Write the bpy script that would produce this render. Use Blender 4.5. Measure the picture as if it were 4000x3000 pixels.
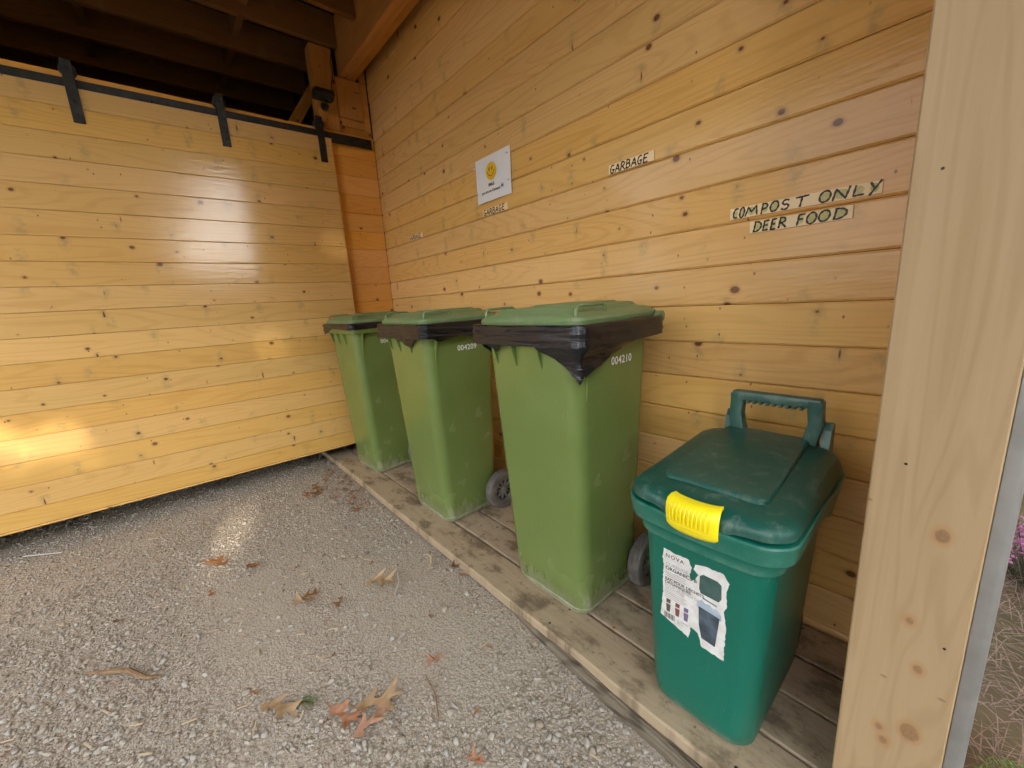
import bpy, bmesh, math, random
import numpy as np
from mathutils import Vector, Matrix
random.seed(7); rng = np.random.default_rng(7)
R = math.radians
for o in list(bpy.data.objects): bpy.data.objects.remove(o)
sc = bpy.context.scene
C = sc.collection

# ------------------------------------------------------------------ camera
cam = bpy.data.cameras.new('camera'); camo = bpy.data.objects.new('camera', cam); C.objects.link(camo)
cam.sensor_width = 36.0; cam.lens = 1550.3 / 4000 * 36; cam.clip_start = 0.02; cam.clip_end = 2000
right = Vector((0.6551091, 0.75315327, -0.0599351)); upv = Vector((-0.11526126, 0.17802538, 0.97725217)); fwd = Vector((-0.74669064, 0.63329859, -0.20343544))
camo.matrix_world = Matrix(((right.x, upv.x, -fwd.x, 3.15595), (right.y, upv.y, -fwd.y, -1.44678), (right.z, upv.z, -fwd.z, 1.15935), (0, 0, 0, 1)))
sc.camera = camo

# ------------------------------------------------------------------ sky, sun, exposure
SUN_EL, SUN_AZ = R(17.0), R(-14.0)            # azimuth measured from +x towards +y
sun_dir = Vector((math.cos(SUN_EL) * math.cos(SUN_AZ), math.cos(SUN_EL) * math.sin(SUN_AZ), math.sin(SUN_EL)))
w = bpy.data.worlds.new('World'); sc.world = w; w.use_nodes = True
wn = w.node_tree.nodes; wl = w.node_tree.links
bg = wn['Background']
sky = wn.new('ShaderNodeTexSky'); sky.sky_type = 'NISHITA'; sky.sun_disc = False
sky.sun_elevation = SUN_EL; sky.sun_rotation = R(90) - SUN_AZ
sky.air_density = 1.0; sky.dust_density = 1.0; sky.ozone_density = 1.0
hs = wn.new('ShaderNodeHueSaturation'); hs.inputs['Saturation'].default_value = 0.14
wl.new(sky.outputs[0], hs.inputs['Color']); wl.new(hs.outputs[0], bg.inputs['Color']); bg.inputs['Strength'].default_value = 0.15
sl = bpy.data.lights.new('sun', 'SUN'); so = bpy.data.objects.new('sun', sl); C.objects.link(so)
sl.energy = 2.0; sl.angle = R(0.53); sl.color = (1.0, 0.89, 0.72)
so.rotation_euler = (-sun_dir).to_track_quat('-Z', 'Y').to_euler()
vs = sc.view_settings; sc.display_settings.display_device = 'sRGB'
vs.view_transform = 'Standard'; vs.look = 'None'; vs.gamma = 1.0; vs.use_curve_mapping = False; vs.exposure = 2.74
try:
    sc.cycles.max_bounces = 6; sc.cycles.diffuse_bounces = 4; sc.cycles.glossy_bounces = 3; sc.cycles.caustics_reflective = False; sc.cycles.caustics_refractive = False; sc.cycles.use_adaptive_sampling = True; sc.cycles.adaptive_threshold = .025; sc.cycles.adaptive_min_samples = 16
except Exception: pass

# ------------------------------------------------------------------ helpers
def link(name, me, mat=None, parent=None, loc=None, rot=None, smooth=False):
    o = bpy.data.objects.new(name, me); C.objects.link(o)
    if mat is not None and len(me.materials) == 0: me.materials.append(mat)
    if parent is not None: o.parent = parent
    if loc is not None: o.location = loc
    if rot is not None: o.rotation_euler = rot
    if smooth:
        me.polygons.foreach_set('use_smooth', [True] * len(me.polygons))
    return o
def mk(verts, faces, name='m'):
    me = bpy.data.meshes.new(name); me.from_pydata([tuple(v) for v in verts], [], [tuple(f) for f in faces]); me.update(); return me
def thing(name, label, cat, loc=(0, 0, 0), rot=(0, 0, 0), group=None):
    o = bpy.data.objects.new(name, None); C.objects.link(o); o.location = loc; o.rotation_euler = rot; o.empty_display_size = .1
    return tag(o, label, cat, group)
def tag(o, label=None, cat=None, group=None, kind=None):
    if label: o['label'] = label
    if cat: o['category'] = cat
    if group: o['group'] = group
    if kind: o['kind'] = kind
    return o
def box_me(x0, x1, y0, y1, z0, z1, bev=0.0, seg=1):
    bm = bmesh.new(); bmesh.ops.create_cube(bm, size=1)
    bmesh.ops.scale(bm, vec=(x1 - x0, y1 - y0, z1 - z0), verts=bm.verts)
    bmesh.ops.translate(bm, vec=((x0 + x1) / 2, (y0 + y1) / 2, (z0 + z1) / 2), verts=bm.verts)
    if bev: bmesh.ops.bevel(bm, geom=bm.edges[:], offset=bev, segments=seg, affect='EDGES', profile=.5)
    me = bpy.data.meshes.new('box'); bm.to_mesh(me); bm.free(); return me
def join_me(mes):
    V, F = [], []
    for me in mes:
        b = len(V); V += [v.co[:] for v in me.vertices]; F += [[b + i for i in p.vertices] for p in me.polygons]
    return mk(V, F)
def rrect(hx, hy, r, n=6, cx=0, cy=0):
    pts = []
    for sx, sy, a0 in ((1, -1, -90), (1, 1, 0), (-1, 1, 90), (-1, -1, 180)):
        for i in range(n + 1):
            a = R(a0 + 90 * i / n); pts.append((cx + sx * (hx - r) + r * math.cos(a), cy + sy * (hy - r) + r * math.sin(a)))
    return pts
def loft(rings, cap0=True, cap1=True, closed=True):
    V = [p for r in rings for p in r]; n = len(rings[0]); F = []
    for i in range(len(rings) - 1):
        for j in range(n if closed else n - 1):
            k = (j + 1) % n; F.append((i * n + j, i * n + k, (i + 1) * n + k, (i + 1) * n + j))
    if cap0: F.append(tuple(reversed(range(n))))
    if cap1: F.append(tuple(range((len(rings) - 1) * n, len(rings) * n)))
    return mk(V, F)
def tube(path, rad, n=8, cap=True):
    P = [Vector(p) for p in path]; rings = []; ref = None
    for i, p in enumerate(P):
        t = (P[min(i + 1, len(P) - 1)] - P[max(i - 1, 0)]).normalized()
        if ref is None: ref = Vector((0, 0, 1)) if abs(t.z) < .9 else Vector((1, 0, 0))
        a = t.cross(ref).normalized(); b = a.cross(t).normalized(); ref = b
        rr = rad[i] if isinstance(rad, (list, tuple)) else rad
        rings.append([p + a * rr * math.cos(2 * math.pi * j / n) + b * rr * math.sin(2 * math.pi * j / n) for j in range(n)])
    return loft(rings, cap, cap)
def lathe_x(prof, n=28):     # profile of (x, radius), revolved about x
    return loft([[(x, r * math.cos(2 * math.pi * j / n), r * math.sin(2 * math.pi * j / n)) for j in range(n)] for x, r in prof], True, True)
def shade(o, ang=40):
    me = o.data
    me.polygons.foreach_set('use_smooth', [True] * len(me.polygons))
    try: me.set_sharp_from_angle(angle=R(ang))
    except Exception: pass
    return o
def interp(pts, x):
    return float(np.interp(x, [p[0] for p in pts], [p[1] for p in pts]))
def polyfill(pts, z=0.0, th=0.0):
    """flat polygon in the local xy plane, optionally with thickness"""
    bm = bmesh.new(); vs_ = [bm.verts.new((p[0], p[1], z)) for p in pts]; f = bm.faces.new(vs_)
    if th:
        r = bmesh.ops.extrude_face_region(bm, geom=[f]); bmesh.ops.translate(bm, vec=(0, 0, -th), verts=[g for g in r['geom'] if isinstance(g, bmesh.types.BMVert)])
    bmesh.ops.recalc_face_normals(bm, faces=bm.faces)
    me = bpy.data.meshes.new('poly'); bm.to_mesh(me); bm.free(); return me
def text_me(body, size, align='LEFT', shear=0.0, space=1.0, bold=0.0):
    cu = bpy.data.curves.new('t', 'FONT'); cu.body = body; cu.size = size; cu.align_x = align; cu.shear = shear; cu.space_character = space; cu.offset = bold; cu.resolution_u = 3
    o = bpy.data.objects.new('t', cu); C.objects.link(o); dg = bpy.context.evaluated_depsgraph_get(); dg.update()
    me = bpy.data.meshes.new_from_object(o.evaluated_get(dg)); bpy.data.objects.remove(o); bpy.data.curves.remove(cu); me.materials.clear(); return me

# ------------------------------------------------------------------ node helper
class NT:
    def __init__(s, name):
        s.mat = bpy.data.materials.new(name); s.mat.use_nodes = True; s.t = s.mat.node_tree; s.b = s.t.nodes['Principled BSDF']
    def put(s, sock, v):
        if isinstance(v, bpy.types.NodeSocket): s.t.links.new(v, sock)
        elif v is not None:
            if isinstance(v, (tuple, list)) and len(v) == 3 and sock.type == 'RGBA': v = (*v, 1)
            sock.default_value = v
    def n(s, kind): return s.t.nodes.new('ShaderNode' + kind)
    def math(s, op, a, b=None, c=None, clamp=False):
        x = s.n('Math'); x.operation = op; x.use_clamp = clamp
        for i, v in enumerate((a, b, c)):
            if v is not None: s.put(x.inputs[i], v)
        return x.outputs[0]
    def vec(s, op, a, b=None):
        x = s.n('VectorMath'); x.operation = op; s.put(x.inputs[0], a)
        if b is not None: s.put(x.inputs[1], b)
        return x.outputs['Value'] if op in ('LENGTH', 'DOT_PRODUCT', 'DISTANCE') else x.outputs['Vector']
    def comb(s, x, y, z=0.0):
        q = s.n('CombineXYZ'); s.put(q.inputs[0], x); s.put(q.inputs[1], y); s.put(q.inputs[2], z); return q.outputs[0]
    def sep(s, v):
        q = s.n('SeparateXYZ'); s.put(q.inputs[0], v); return q.outputs[0], q.outputs[1], q.outputs[2]
    def noise(s, v, scale, detail=3, rough=.55, dist=0.0, color=False):
        q = s.n('TexNoise'); s.put(q.inputs['Vector'], v); q.inputs['Scale'].default_value = scale; q.inputs['Detail'].default_value = detail; q.inputs['Roughness'].default_value = rough; q.inputs['Distortion'].default_value = dist
        return q.outputs['Color'] if color else q.outputs[0]
    def mr(s, v, a, b, c=0.0, d=1.0, smooth=True):
        q = s.n('MapRange'); q.interpolation_type = 'SMOOTHSTEP' if smooth else 'LINEAR'
        for i, k in enumerate((v, a, b, c, d)): s.put(q.inputs[i], k)
        return q.outputs[0]
    def mix(s, f, a, b, mode='MIX'):
        q = s.n('Mix'); q.data_type = 'RGBA'; q.blend_type = mode; s.put(q.inputs[0], f); s.put(q.inputs[6], a); s.put(q.inputs[7], b); return q.outputs[2]
    def objco(s): return s.n('TexCoord').outputs['Object']
    def rnd(s): return s.n('ObjectInfo').outputs['Random']
    def bump(s, h, strength=.3, dist=.002):
        q = s.n('Bump'); q.inputs['Strength'].default_value = strength; q.inputs['Distance'].default_value = dist; s.put(q.inputs['Height'], h); s.put(s.b.inputs['Normal'], q.outputs[0]); return q.outputs[0]
    def set(s, **k):
        names = dict(col='Base Color', rough='Roughness', metal='Metallic', spec='Specular IOR Level', coat='Coat Weight', coatr='Coat Roughness', trans='Transmission Weight', sss='Subsurface Weight', alpha='Alpha')
        for a, v in k.items(): s.put(s.b.inputs[names[a]], v)
        return s.mat

def wood(name, base, dark, axis='X', across='Z', rough=.38, coat=.35, coatr=.2, knots=1.0, halo=.6, var=.06, hue=0.0, kscale=(2.6, 7.5), kmax=.0102, dirt=0.0, grain=1.0, knotcol=(.085, .034, .015), fixed=(), rscale=5.0, spec=.2):
    m = NT(name); co = m.objco(); r = m.rnd()
    off = m.comb(m.math('MULTIPLY', r, 371.3), m.math('MULTIPLY', r, 193.7), m.math('MULTIPLY', r, 57.1))
    x, y, z = m.sep(co); ax = dict(X=x, Y=y, Z=z); third = [k for k in 'XYZ' if k not in (axis, across)][0]
    ox, oy, oz = m.sep(off)
    g = m.math('ADD', ax[axis], ox); t = m.math('ADD', ax[across], oy); th = m.math('ADD', ax[third], oz)
    # knots: one candidate per voronoi cell
    kc = m.comb(m.math('MULTIPLY', g, kscale[0]), m.math('MULTIPLY', t, kscale[1]))
    vo = m.n('TexVoronoi'); vo.voronoi_dimensions = '2D'; vo.feature = 'F1'; vo.inputs['Scale'].default_value = 1.0; vo.inputs['Randomness'].default_value = 1.0
    m.put(vo.inputs['Vector'], kc)
    dx, dy, _ = m.sep(m.vec('SUBTRACT', kc, vo.outputs['Position']))
    dx = m.math('DIVIDE', dx, kscale[0]); dy = m.math('DIVIDE', dy, kscale[1])
    cr, cg, cb = m.sep(vo.outputs['Color'])
    spike = m.mr(cb, .74, .76)
    wob = m.math('MULTIPLY', m.math('SUBTRACT', m.noise(m.comb(g, t), 45, 2), .5), .010)
    ex = m.math('MULTIPLY', dx, m.mr(spike, 0, 1, .85, 2.6, False)); ey = m.math('MULTIPLY', dy, m.mr(spike, 0, 1, 1.05, .5, False))
    d = m.vec('LENGTH', m.comb(m.math('ADD', ex, m.math('MULTIPLY', wob, .5)), ey))
    rad = m.math('MULTIPLY', m.math('POWER', m.mr(cr, .34 if knots >= 1 else .6, 1.0, 0, 1, False), 1.5), kmax * min(knots, 1.5))
    fpush = None
    if fixed:      # knots at given places instead of scattered ones: (across, along, radius)
        d, rad = None, None
        for kx, kz, kr in fixed:
            fx = m.math('SUBTRACT', ax[across], kx); fz = m.math('SUBTRACT', ax[axis], kz)
            fd = m.vec('LENGTH', m.comb(m.math('ADD', fx, m.math('MULTIPLY', wob, .5)), m.math('MULTIPLY', fz, .72)))
            e = m.math('SUBTRACT', fd, kr); d = e if d is None else m.math('MINIMUM', d, e)
            fq = m.vec('LENGTH', m.comb(fx, m.math('MULTIPLY', fz, .28))); pu = m.math('MULTIPLY', fx, m.math('MULTIPLY', m.math('EXPONENT', m.math('MULTIPLY', m.math('MULTIPLY', fq, fq), -1.0 / (kr * 3.2) ** 2)), .75))
            fpush = pu if fpush is None else m.math('ADD', fpush, pu)
        rad = .006; d = m.math('ADD', d, rad)
    dd = m.math('SUBTRACT', d, rad)
    km = m.mr(dd, .0016, -.0022)
    krim = m.math('MULTIPLY', m.mr(dd, .010, .0), m.mr(rad, .001, .004))
    # growth rings bent round the knots
    push = m.math('MULTIPLY', dy, m.math('DIVIDE', m.math('MULTIPLY', rad, 1.0), m.math('ADD', d, .012)))
    tw = m.math('SUBTRACT', t, m.math('MULTIPLY', push, .7)) if fpush is None else m.math('SUBTRACT', t, fpush)
    fld = m.noise(m.comb(m.math('MULTIPLY', g, .55), m.math('MULTIPLY', tw, rscale), m.math('MULTIPLY', th, 5.0)), 1.0, 1.5, .45)
    ring = m.math('SINE', m.math('MULTIPLY', fld, 150.0))
    ring = m.mr(ring, .1, 1.0)
    fine = m.noise(m.comb(m.math('MULTIPLY', g, 2.2), m.math('MULTIPLY', tw, 95.0), m.math('MULTIPLY', th, 95.0)), 1.0, 3, .6)
    broad = m.noise(m.comb(m.math('MULTIPLY', g, .9), m.math('MULTIPLY', t, 7.0), th), 1.0, 3, .55)
    f = m.math('ADD', m.math('MULTIPLY', ring, .30 * grain), m.math('MULTIPLY', m.math('SUBTRACT', fine, .45), .9 * grain))
    f = m.math('ADD', f, m.math('MULTIPLY', m.math('SUBTRACT', broad, .5), .8), clamp=True)
    col = m.mix(f, base, dark)
    bv = m.math('ADD', 1.0 - var, m.math('MULTIPLY', m.n('ObjectInfo').outputs['Random'], 2 * var))
    r2 = m.math('FRACT', m.math('MULTIPLY', r, 17.31)); r3 = m.math('FRACT', m.math('MULTIPLY', r, 41.7))
    hsv = m.n('HueSaturation'); m.put(hsv.inputs['Hue'], m.math('ADD', .4985, m.math('MULTIPLY', r2, .0045))); m.put(hsv.inputs['Saturation'], m.math('ADD', .95, m.math('MULTIPLY', r3, .1))); m.put(hsv.inputs['Value'], bv); m.put(hsv.inputs['Color'], col)
    col = hsv.outputs[0]
    # grey-green stain beside some of the knots
    if halo:
        hd = m.vec('LENGTH', m.comb(m.math('MULTIPLY', m.math('ADD', dx, m.math('MULTIPLY', wob, 2.2)), 1.0), m.math('MULTIPLY', m.math('SUBTRACT', dy, m.math('MULTIPLY', m.math('SUBTRACT', cb, .5), .05)), .42)))
        hm = m.math('MULTIPLY', m.mr(hd, .034, .004), m.mr(cg, .5, .62))
        hm = m.math('MULTIPLY', m.math('MULTIPLY', hm, m.mr(m.noise(m.comb(g, t), 38, 3), .3, .7)), halo)
        col = m.mix(hm, col, (.30, .25, .115))
    col = m.mix(m.math('MULTIPLY', krim, .35), col, (.36, .15, .05))
    kd = m.mix(m.noise(m.comb(g, t), 160, 2), knotcol, (knotcol[0] * 2.4, knotcol[1] * 2.2, knotcol[2] * 2))
    col = m.mix(m.math('MULTIPLY', km, m.mr(cg, 0, 1, .86, .99, False)), col, kd)
    # little pin marks
    v2 = m.n('TexVoronoi'); v2.voronoi_dimensions = '2D'; v2.inputs['Scale'].default_value = 1.0
    pc = m.comb(m.math('MULTIPLY', g, 9.0), m.math('MULTIPLY', t, 15.0)); m.put(v2.inputs['Vector'], pc)
    p2 = m.vec('LENGTH', m.vec('DIVIDE', m.vec('SUBTRACT', pc, v2.outputs['Position']), (9.0, 24.0, 1.0)))
    c2, c3, _ = m.sep(v2.outputs['Color'])
    pm = m.math('MULTIPLY', m.mr(p2, .0042, .0014), m.mr(c2, .70, .95))
    col = m.mix(m.math('MULTIPLY', pm, .85 * min(knots, 1)), col, (.12, .05, .02))
    if dirt:
        dn = m.noise(m.comb(g, m.math('MULTIPLY', t, 1.6), 0.0), 6.5, 6, .65)
        dm = m.math('MULTIPLY', m.mr(dn, .47, .66), dirt); col = m.mix(dm, col, (.13, .095, .06))
        dn2 = m.noise(m.comb(g, t, 3.0), 21, 4, .7); col = m.mix(m.math('MULTIPLY', m.mr(dn2, .56, .72), dirt * .8), col, (.12, .075, .04))
    h = m.noise(m.comb(m.math('MULTIPLY', ax[axis], 8.0), m.math('MULTIPLY', ax[across], 75.0), ox), 1.0, 2)
    bmp = m.bump(h, .30, .0016)
    rr = m.math('ADD', rough, m.math('MULTIPLY', m.math('SUBTRACT', broad, .5), .22))
    m.put(m.b.inputs['Coat Normal'], bmp)
    return m.set(col=col, rough=rr, coat=coat, coatr=coatr, spec=spec)

def plain(name, col, rough=.5, metal=0.0, spec=.5, nscale=0, namt=.0, col2=None, bump=0, bscale=80, coat=0):
    m = NT(name); c = col
    if nscale:
        n = m.noise(m.objco(), nscale, 5, .6); c = m.mix(m.mr(n, .35, .7), col, col2 or tuple(v * .7 for v in col))
    if bump: m.bump(m.noise(m.objco(), bscale, 4, .6), bump, .002)
    return m.set(col=c, rough=rough, metal=metal, spec=spec, coat=coat)

def plastic(name, col, faded, dust, rough=.4, scr=1.0, dust_h=.25, coat=0.1, wear=0.0):
    m = NT(name); co = m.objco(); x, y, z = m.sep(co)
    a = m.noise(co, 2.2, 4, .6); c = m.mix(m.mr(a, .35, .7), col, faded)
    sp = m.noise(co, 140, 3, .7); c = m.mix(m.mr(sp, .68, .76, 0, .4), c, dust)
    # scratches: thin stretched noise
    s1 = m.noise(m.vec('MULTIPLY', co, (30.0, 30.0, 3.0)), 3.0, 2, .5, .6); s1 = m.mr(m.math('ABSOLUTE', m.math('SUBTRACT', s1, .5)), .0032, .0)
    gate = m.mr(m.noise(co, 7.0, 2), .52, .66)
    sm = m.math('MULTIPLY', s1, m.math('MULTIPLY', gate, .42 * scr)); c = m.mix(sm, c, dust)
    if wear:
        pt = m.n('NewGeometry').outputs['Pointiness']; c = m.mix(m.math('MULTIPLY', m.mr(pt, .515, .58), m.mr(m.noise(co, 30, 4, .7), .35, .65, .1, wear)), c, dust)
    # dried splash dirt close to the foot of the bin
    dn = m.noise(m.vec('MULTIPLY', co, (1.0, 1.0, .35)), 26, 5, .7)
    lev = m.math('ADD', m.mr(z, dust_h, 0.0, 0, 1, False), m.math('MULTIPLY', m.math('SUBTRACT', dn, .5), 1.3))
    dm = m.mr(lev, .55, 1.05, 0, .85) if dust_h > 0 else m.mr(dn, .50, .74, 0, .5)
    c = m.mix(dm, c, dust)
    rr = m.math('ADD', m.math('ADD', rough, m.math('MULTIPLY', dm, .3)), m.math('MULTIPLY', m.math('SUBTRACT', a, .5), .05))
    m.bump(m.noise(co, 300, 2), .06, .002)
    return m.set(col=c, rough=rr, coat=coat, coatr=.25)

M = {}
M['wall'] = wood('pine_wall', (.74, .44, .155), (.58, .30, .080), halo=.5, knots=1.2, kscale=(4.4, 8.5), rough=.6, coat=.38, coatr=.11)
M['door'] = wood('pine_door', (.72, .435, .145), (.58, .315, .080), axis='Y', halo=.5, knots=1.1, kscale=(4.2, 8.5), rough=.6, coat=.7, coatr=.12)
M['strip'] = wood('raw_pine_lit', (.88, .43, .11), (.74, .31, .06), axis='Y', halo=0, knots=1.2, rough=.5, coat=.15, var=.06)  # reddish raw pine, colour raised to stand in for bounced sunlight on the strip
M['post'] = wood('pale_fir', (.41, .28, .15), (.31, .195, .09), axis='Z', across='X', halo=0, knots=.5, rough=.62, coat=.0, kscale=(3.0, 9.0), kmax=.004, grain=.85, rscale=9.0, knotcol=(.15, .095, .05), var=.0, fixed=((.024, .749, .0085), (.026, .356, .012), (-.013, .333, .005), (.004, .577, .005), (.023, .49, .006), (-.004, .309, .0055), (-.03, 1.62, .007), (.02, 2.0, .009)))
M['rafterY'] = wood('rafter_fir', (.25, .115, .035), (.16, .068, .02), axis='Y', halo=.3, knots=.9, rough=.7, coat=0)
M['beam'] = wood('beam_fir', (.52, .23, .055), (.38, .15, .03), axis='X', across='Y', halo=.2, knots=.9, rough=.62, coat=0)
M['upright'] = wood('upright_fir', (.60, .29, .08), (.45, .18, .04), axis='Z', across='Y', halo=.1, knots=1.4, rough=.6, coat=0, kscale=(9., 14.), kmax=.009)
M['deck'] = wood('deck_planks', (.41, .32, .22), (.32, .24, .155), across='Y', halo=.0, knots=.8, rough=.8, coat=0, dirt=.8, var=.07)
M['timber'] = wood('grey_timber', (.21, .175, .13), (.07, .055, .04), across='Y', halo=.0, knots=.6, rough=.85, coat=0, dirt=.5, grain=2.0)
M['signwood'] = wood('sign_wood', (.90, .71, .43), (.84, .63, .35), halo=0, knots=.0, rough=.55, coat=.1, var=.03)
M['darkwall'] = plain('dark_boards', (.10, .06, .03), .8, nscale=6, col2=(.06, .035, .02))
M['iron'] = plain('black_iron', (.028, .028, .028), .5, .6, nscale=30, col2=(.05, .045, .04), bump=.15)
M['bolt'] = plain('dark_bolt', (.035, .033, .03), .4, .8, nscale=40)
M['steel'] = plain('galvanised_flashing', (.34, .335, .32), .42, .4, nscale=9, col2=(.27, .265, .25))
M['roofmetal'] = plain('roof_sheet', (.10, .115, .12), .5, .3, nscale=5, col2=(.07, .08, .085))
M['bin'] = plastic('olive_green_plastic', (.138, .200, .050), (.165, .228, .068), (.40, .39, .30), rough=.27, dust_h=.22, coat=.25)
M['lid'] = plastic('green_lid_plastic', (.140, .228, .088), (.180, .265, .118), (.36, .33, .24), rough=.42, dust_h=-.2, scr=1.5)
M['compost'] = plastic('teal_green_plastic', (.0012, .125, .084), (.002, .145, .098), (.22, .36, .30), rough=.34, scr=1.7, dust_h=.07, wear=.3)
M['compostlid'] = plastic('dark_green_lid', (.0025, .075, .056), (.006, .095, .072), (.20, .25, .21), rough=.40, scr=1.9, dust_h=-.2, wear=.3)
M['bag'] = None
M['yellow'] = plain('yellow_latch', (.93, .80, .014), .36, nscale=14, col2=(.91, .75, .011))
M['rubber'] = plain('dusty_rubber', (.10, .092, .083), .85, nscale=30, col2=(.17, .155, .138), bump=.3)
M['hub'] = plain('wheel_hub', (.14, .13, .118), .7, nscale=25, col2=(.24, .22, .195))
M['ink'] = plain('black_marker', (.018, .012, .008), .5)
M['brownink'] = plain('brown_marker', (.05, .018, .006), .5)
M['chalk'] = plain('yellow_green_marker', (.50, .50, .16), .7, nscale=90, col2=(.66, .55, .30))
M['paper'] = plain('white_paper', (.82, .82, .86), .55, nscale=4, col2=(.78, .78, .82))
M['smile'] = plain('yellow_print', (.85, .50, .012), .5)
M['print'] = plain('dark_print', (.10, .08, .07), .6)
M['greyprint'] = plain('grey_print', (.42, .40, .40), .6)
M['white'] = plain('white_print', (.80, .80, .78), .5)
M['clear'] = plain('clear_pin', (.75, .75, .78), .12)
M['red'] = plain('maroon_print', (.20, .05, .05), .6)
M['purple'] = plain('purple_print', (.16, .12, .24), .6)
M['tealprint'] = plain('teal_print', (.035, .085, .075), .5, nscale=30, col2=(.06, .12, .11))
M['slate'] = plain('slate_print', (.035, .05, .06), .5, nscale=20, col2=(.10, .14, .19))
M['sky_print'] = plain('pale_blue_print', (.34, .42, .52), .5, nscale=30, col2=(.45, .52, .6))
M['stickerpaper'] = plain('worn_sticker', (.74, .74, .73), .5, nscale=45, col2=(.62, .60, .57))
M['camblack'] = plain('black_plastic', (.012, .012, .012), .35)
m_ = NT('bag_film'); cc = m_.objco()
m_.bump(m_.noise(m_.vec('MULTIPLY', cc, (6.0, 6.0, 34.0)), 1.0, 3, .5, 1.2), .5, .012)
M['bag'] = m_.set(col=m_.mix(m_.noise(cc, 9, 3), (.008, .009, .014), (.014, .014, .019)), rough=.24, spec=.5)
M['leaf'] = None
def leafmat(name, a, b):
    m = NT(name); n = m.noise(m.objco(), 38, 4); return m.set(col=m.mix(m.mr(n, .35, .65), a, b), rough=.6)
M['leaf_orange'] = leafmat('orange_leaf', (.36, .15, .045), (.24, .09, .03)); M['leaf_tan'] = leafmat('tan_leaf', (.45, .31, .18), (.35, .22, .11))
M['leaf_pink'] = leafmat('pinkish_leaf', (.44, .26, .17), (.33, .17, .10)); M['leaf_red'] = leafmat('red_leaf', (.30, .11, .045), (.42, .22, .13)); M['leaf_brown'] = leafmat('brown_leaf', (.22, .105, .05), (.15, .07, .03))
M['straw'] = plain('pale_straw', (.58, .47, .32), .7, nscale=20, col2=(.45, .33, .2)); M['whitestraw'] = plain('white_straw', (.52, .50, .46), .6)
M['twig'] = plain('brown_twig', (.27, .16, .08), .8, nscale=30, col2=(.18, .10, .05)); M['needle'] = plain('fir_needles', (.07, .10, .02), .6)
# gravel: base of fines, and stones whose tone comes from a per-stone attribute
m_ = NT('gravel_fines'); cc = m_.n('NewGeometry').outputs['Position']
cw = m_.vec('ADD', cc, m_.vec('MULTIPLY', m_.noise(cc, 45, 2, color=True), (.006, .006, .006)))
n1 = m_.noise(cc, 2.6, 5, .6); n2 = m_.noise(cc, 220, 3, .7)
def cells(sc_):
    v1 = m_.n('TexVoronoi'); v1.inputs['Scale'].default_value = sc_; m_.put(v1.inputs['Vector'], cw); a_, b_, d_ = m_.sep(v1.outputs['Color']); return v1.outputs['Distance'], a_, b_
d1, a1, b1 = cells(105.0); d2, a2, b2 = cells(230.0)
def tone(a_, b_):
    return m_.mix(m_.mr(b_, .3, .9, 0, 1, False), m_.mix(a_, (0.355, 0.299, 0.235), (0.585, 0.528, 0.448)), m_.mix(a_, (0.418, 0.333, 0.250), (0.522, 0.488, 0.434)))
big = m_.mix(m_.mr(d1, .36, .66, 0, .9), tone(a1, b1), (0.209, 0.169, 0.127))
sml = m_.mix(m_.mr(d2, .35, .7, 0, .6), tone(a2, b2), (0.250, 0.203, 0.155))
dust_ = m_.mix(m_.mr(n2, .3, .75), (0.480, 0.414, 0.335), (0.386, 0.329, 0.260))
c_ = m_.mix(m_.mr(m_.noise(cc, 55, 3, .6), .42, .58), sml, big); worn = None
for wx_, wy_, sx_, sy_ in ((1.75, -.93, .60, .22), (1.45, -1.35, .5, .18)):      # trodden, dusty ground in front of the bins
    q_ = m_.vec('LENGTH', m_.vec('MULTIPLY', m_.vec('SUBTRACT', cc, (wx_, wy_, 0.0)), (1 / sx_, 1 / sy_, 0.0))); worn = q_ if worn is None else m_.math('MINIMUM', worn, q_)
worn = m_.mr(m_.math('ADD', worn, m_.math('MULTIPLY', m_.math('SUBTRACT', m_.noise(cc, 9, 4, .6), .5), 1.6)), 1.5, .4, 0, .55)
c_ = m_.mix(m_.math('MAXIMUM', m_.mr(n1, .50, .70, 0, .8), worn), c_, dust_)
m_.bump(m_.math('SUBTRACT', m_.math('MULTIPLY', n2, .25), m_.math('ADD', d1, m_.math('MULTIPLY', d2, .5))), .55, .006); M['fines'] = m_.set(col=c_, rough=.95, spec=.05)
m_ = NT('crushed_stone'); at = m_.n('Attribute'); at.attribute_name = 'tone'; t_ = at.outputs['Fac']; cc = m_.n('NewGeometry').outputs['Position']
rp = m_.n('ValToRGB'); e = rp.color_ramp.elements; e[0].position = 0; e[0].color = (0.242, 0.191, 0.144, 1); e[1].position = 1; e[1].color = (0.520, 0.474, 0.412, 1)
for p_, c_ in ((.15, (0.334, 0.270, 0.206)), (.45, (0.408, 0.358, 0.294)), (.7, (0.455, 0.412, 0.352)), (.88, (0.408, 0.390, 0.357))): q = e.new(p_); q.color = (*c_, 1)
m_.put(rp.inputs[0], t_); c_ = m_.mix(m_.mr(m_.noise(cc, 210, 4, .7), .4, .75, 0, .45), rp.outputs[0], (0.260, 0.221, 0.177)); m_.bump(m_.noise(cc, 320, 3), .35, .002)
M['stone'] = m_.set(col=c_, rough=.95, spec=.06)
m_ = NT('meadow'); cc = m_.n('NewGeometry').outputs['Position']; M['meadow'] = m_.set(col=m_.mix(m_.mr(m_.noise(cc, 1.5, 6, .65), .35, .65), (.15, .105, .065), (.085, .075, .038)), rough=.95, spec=.1)
M['foliage'] = plain('foliage', (.045, .07, .02), .7, nscale=2, col2=(.07, .085, .03)); M['bark'] = plain('bark', (.10, .07, .05), .9, nscale=8)
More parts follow.
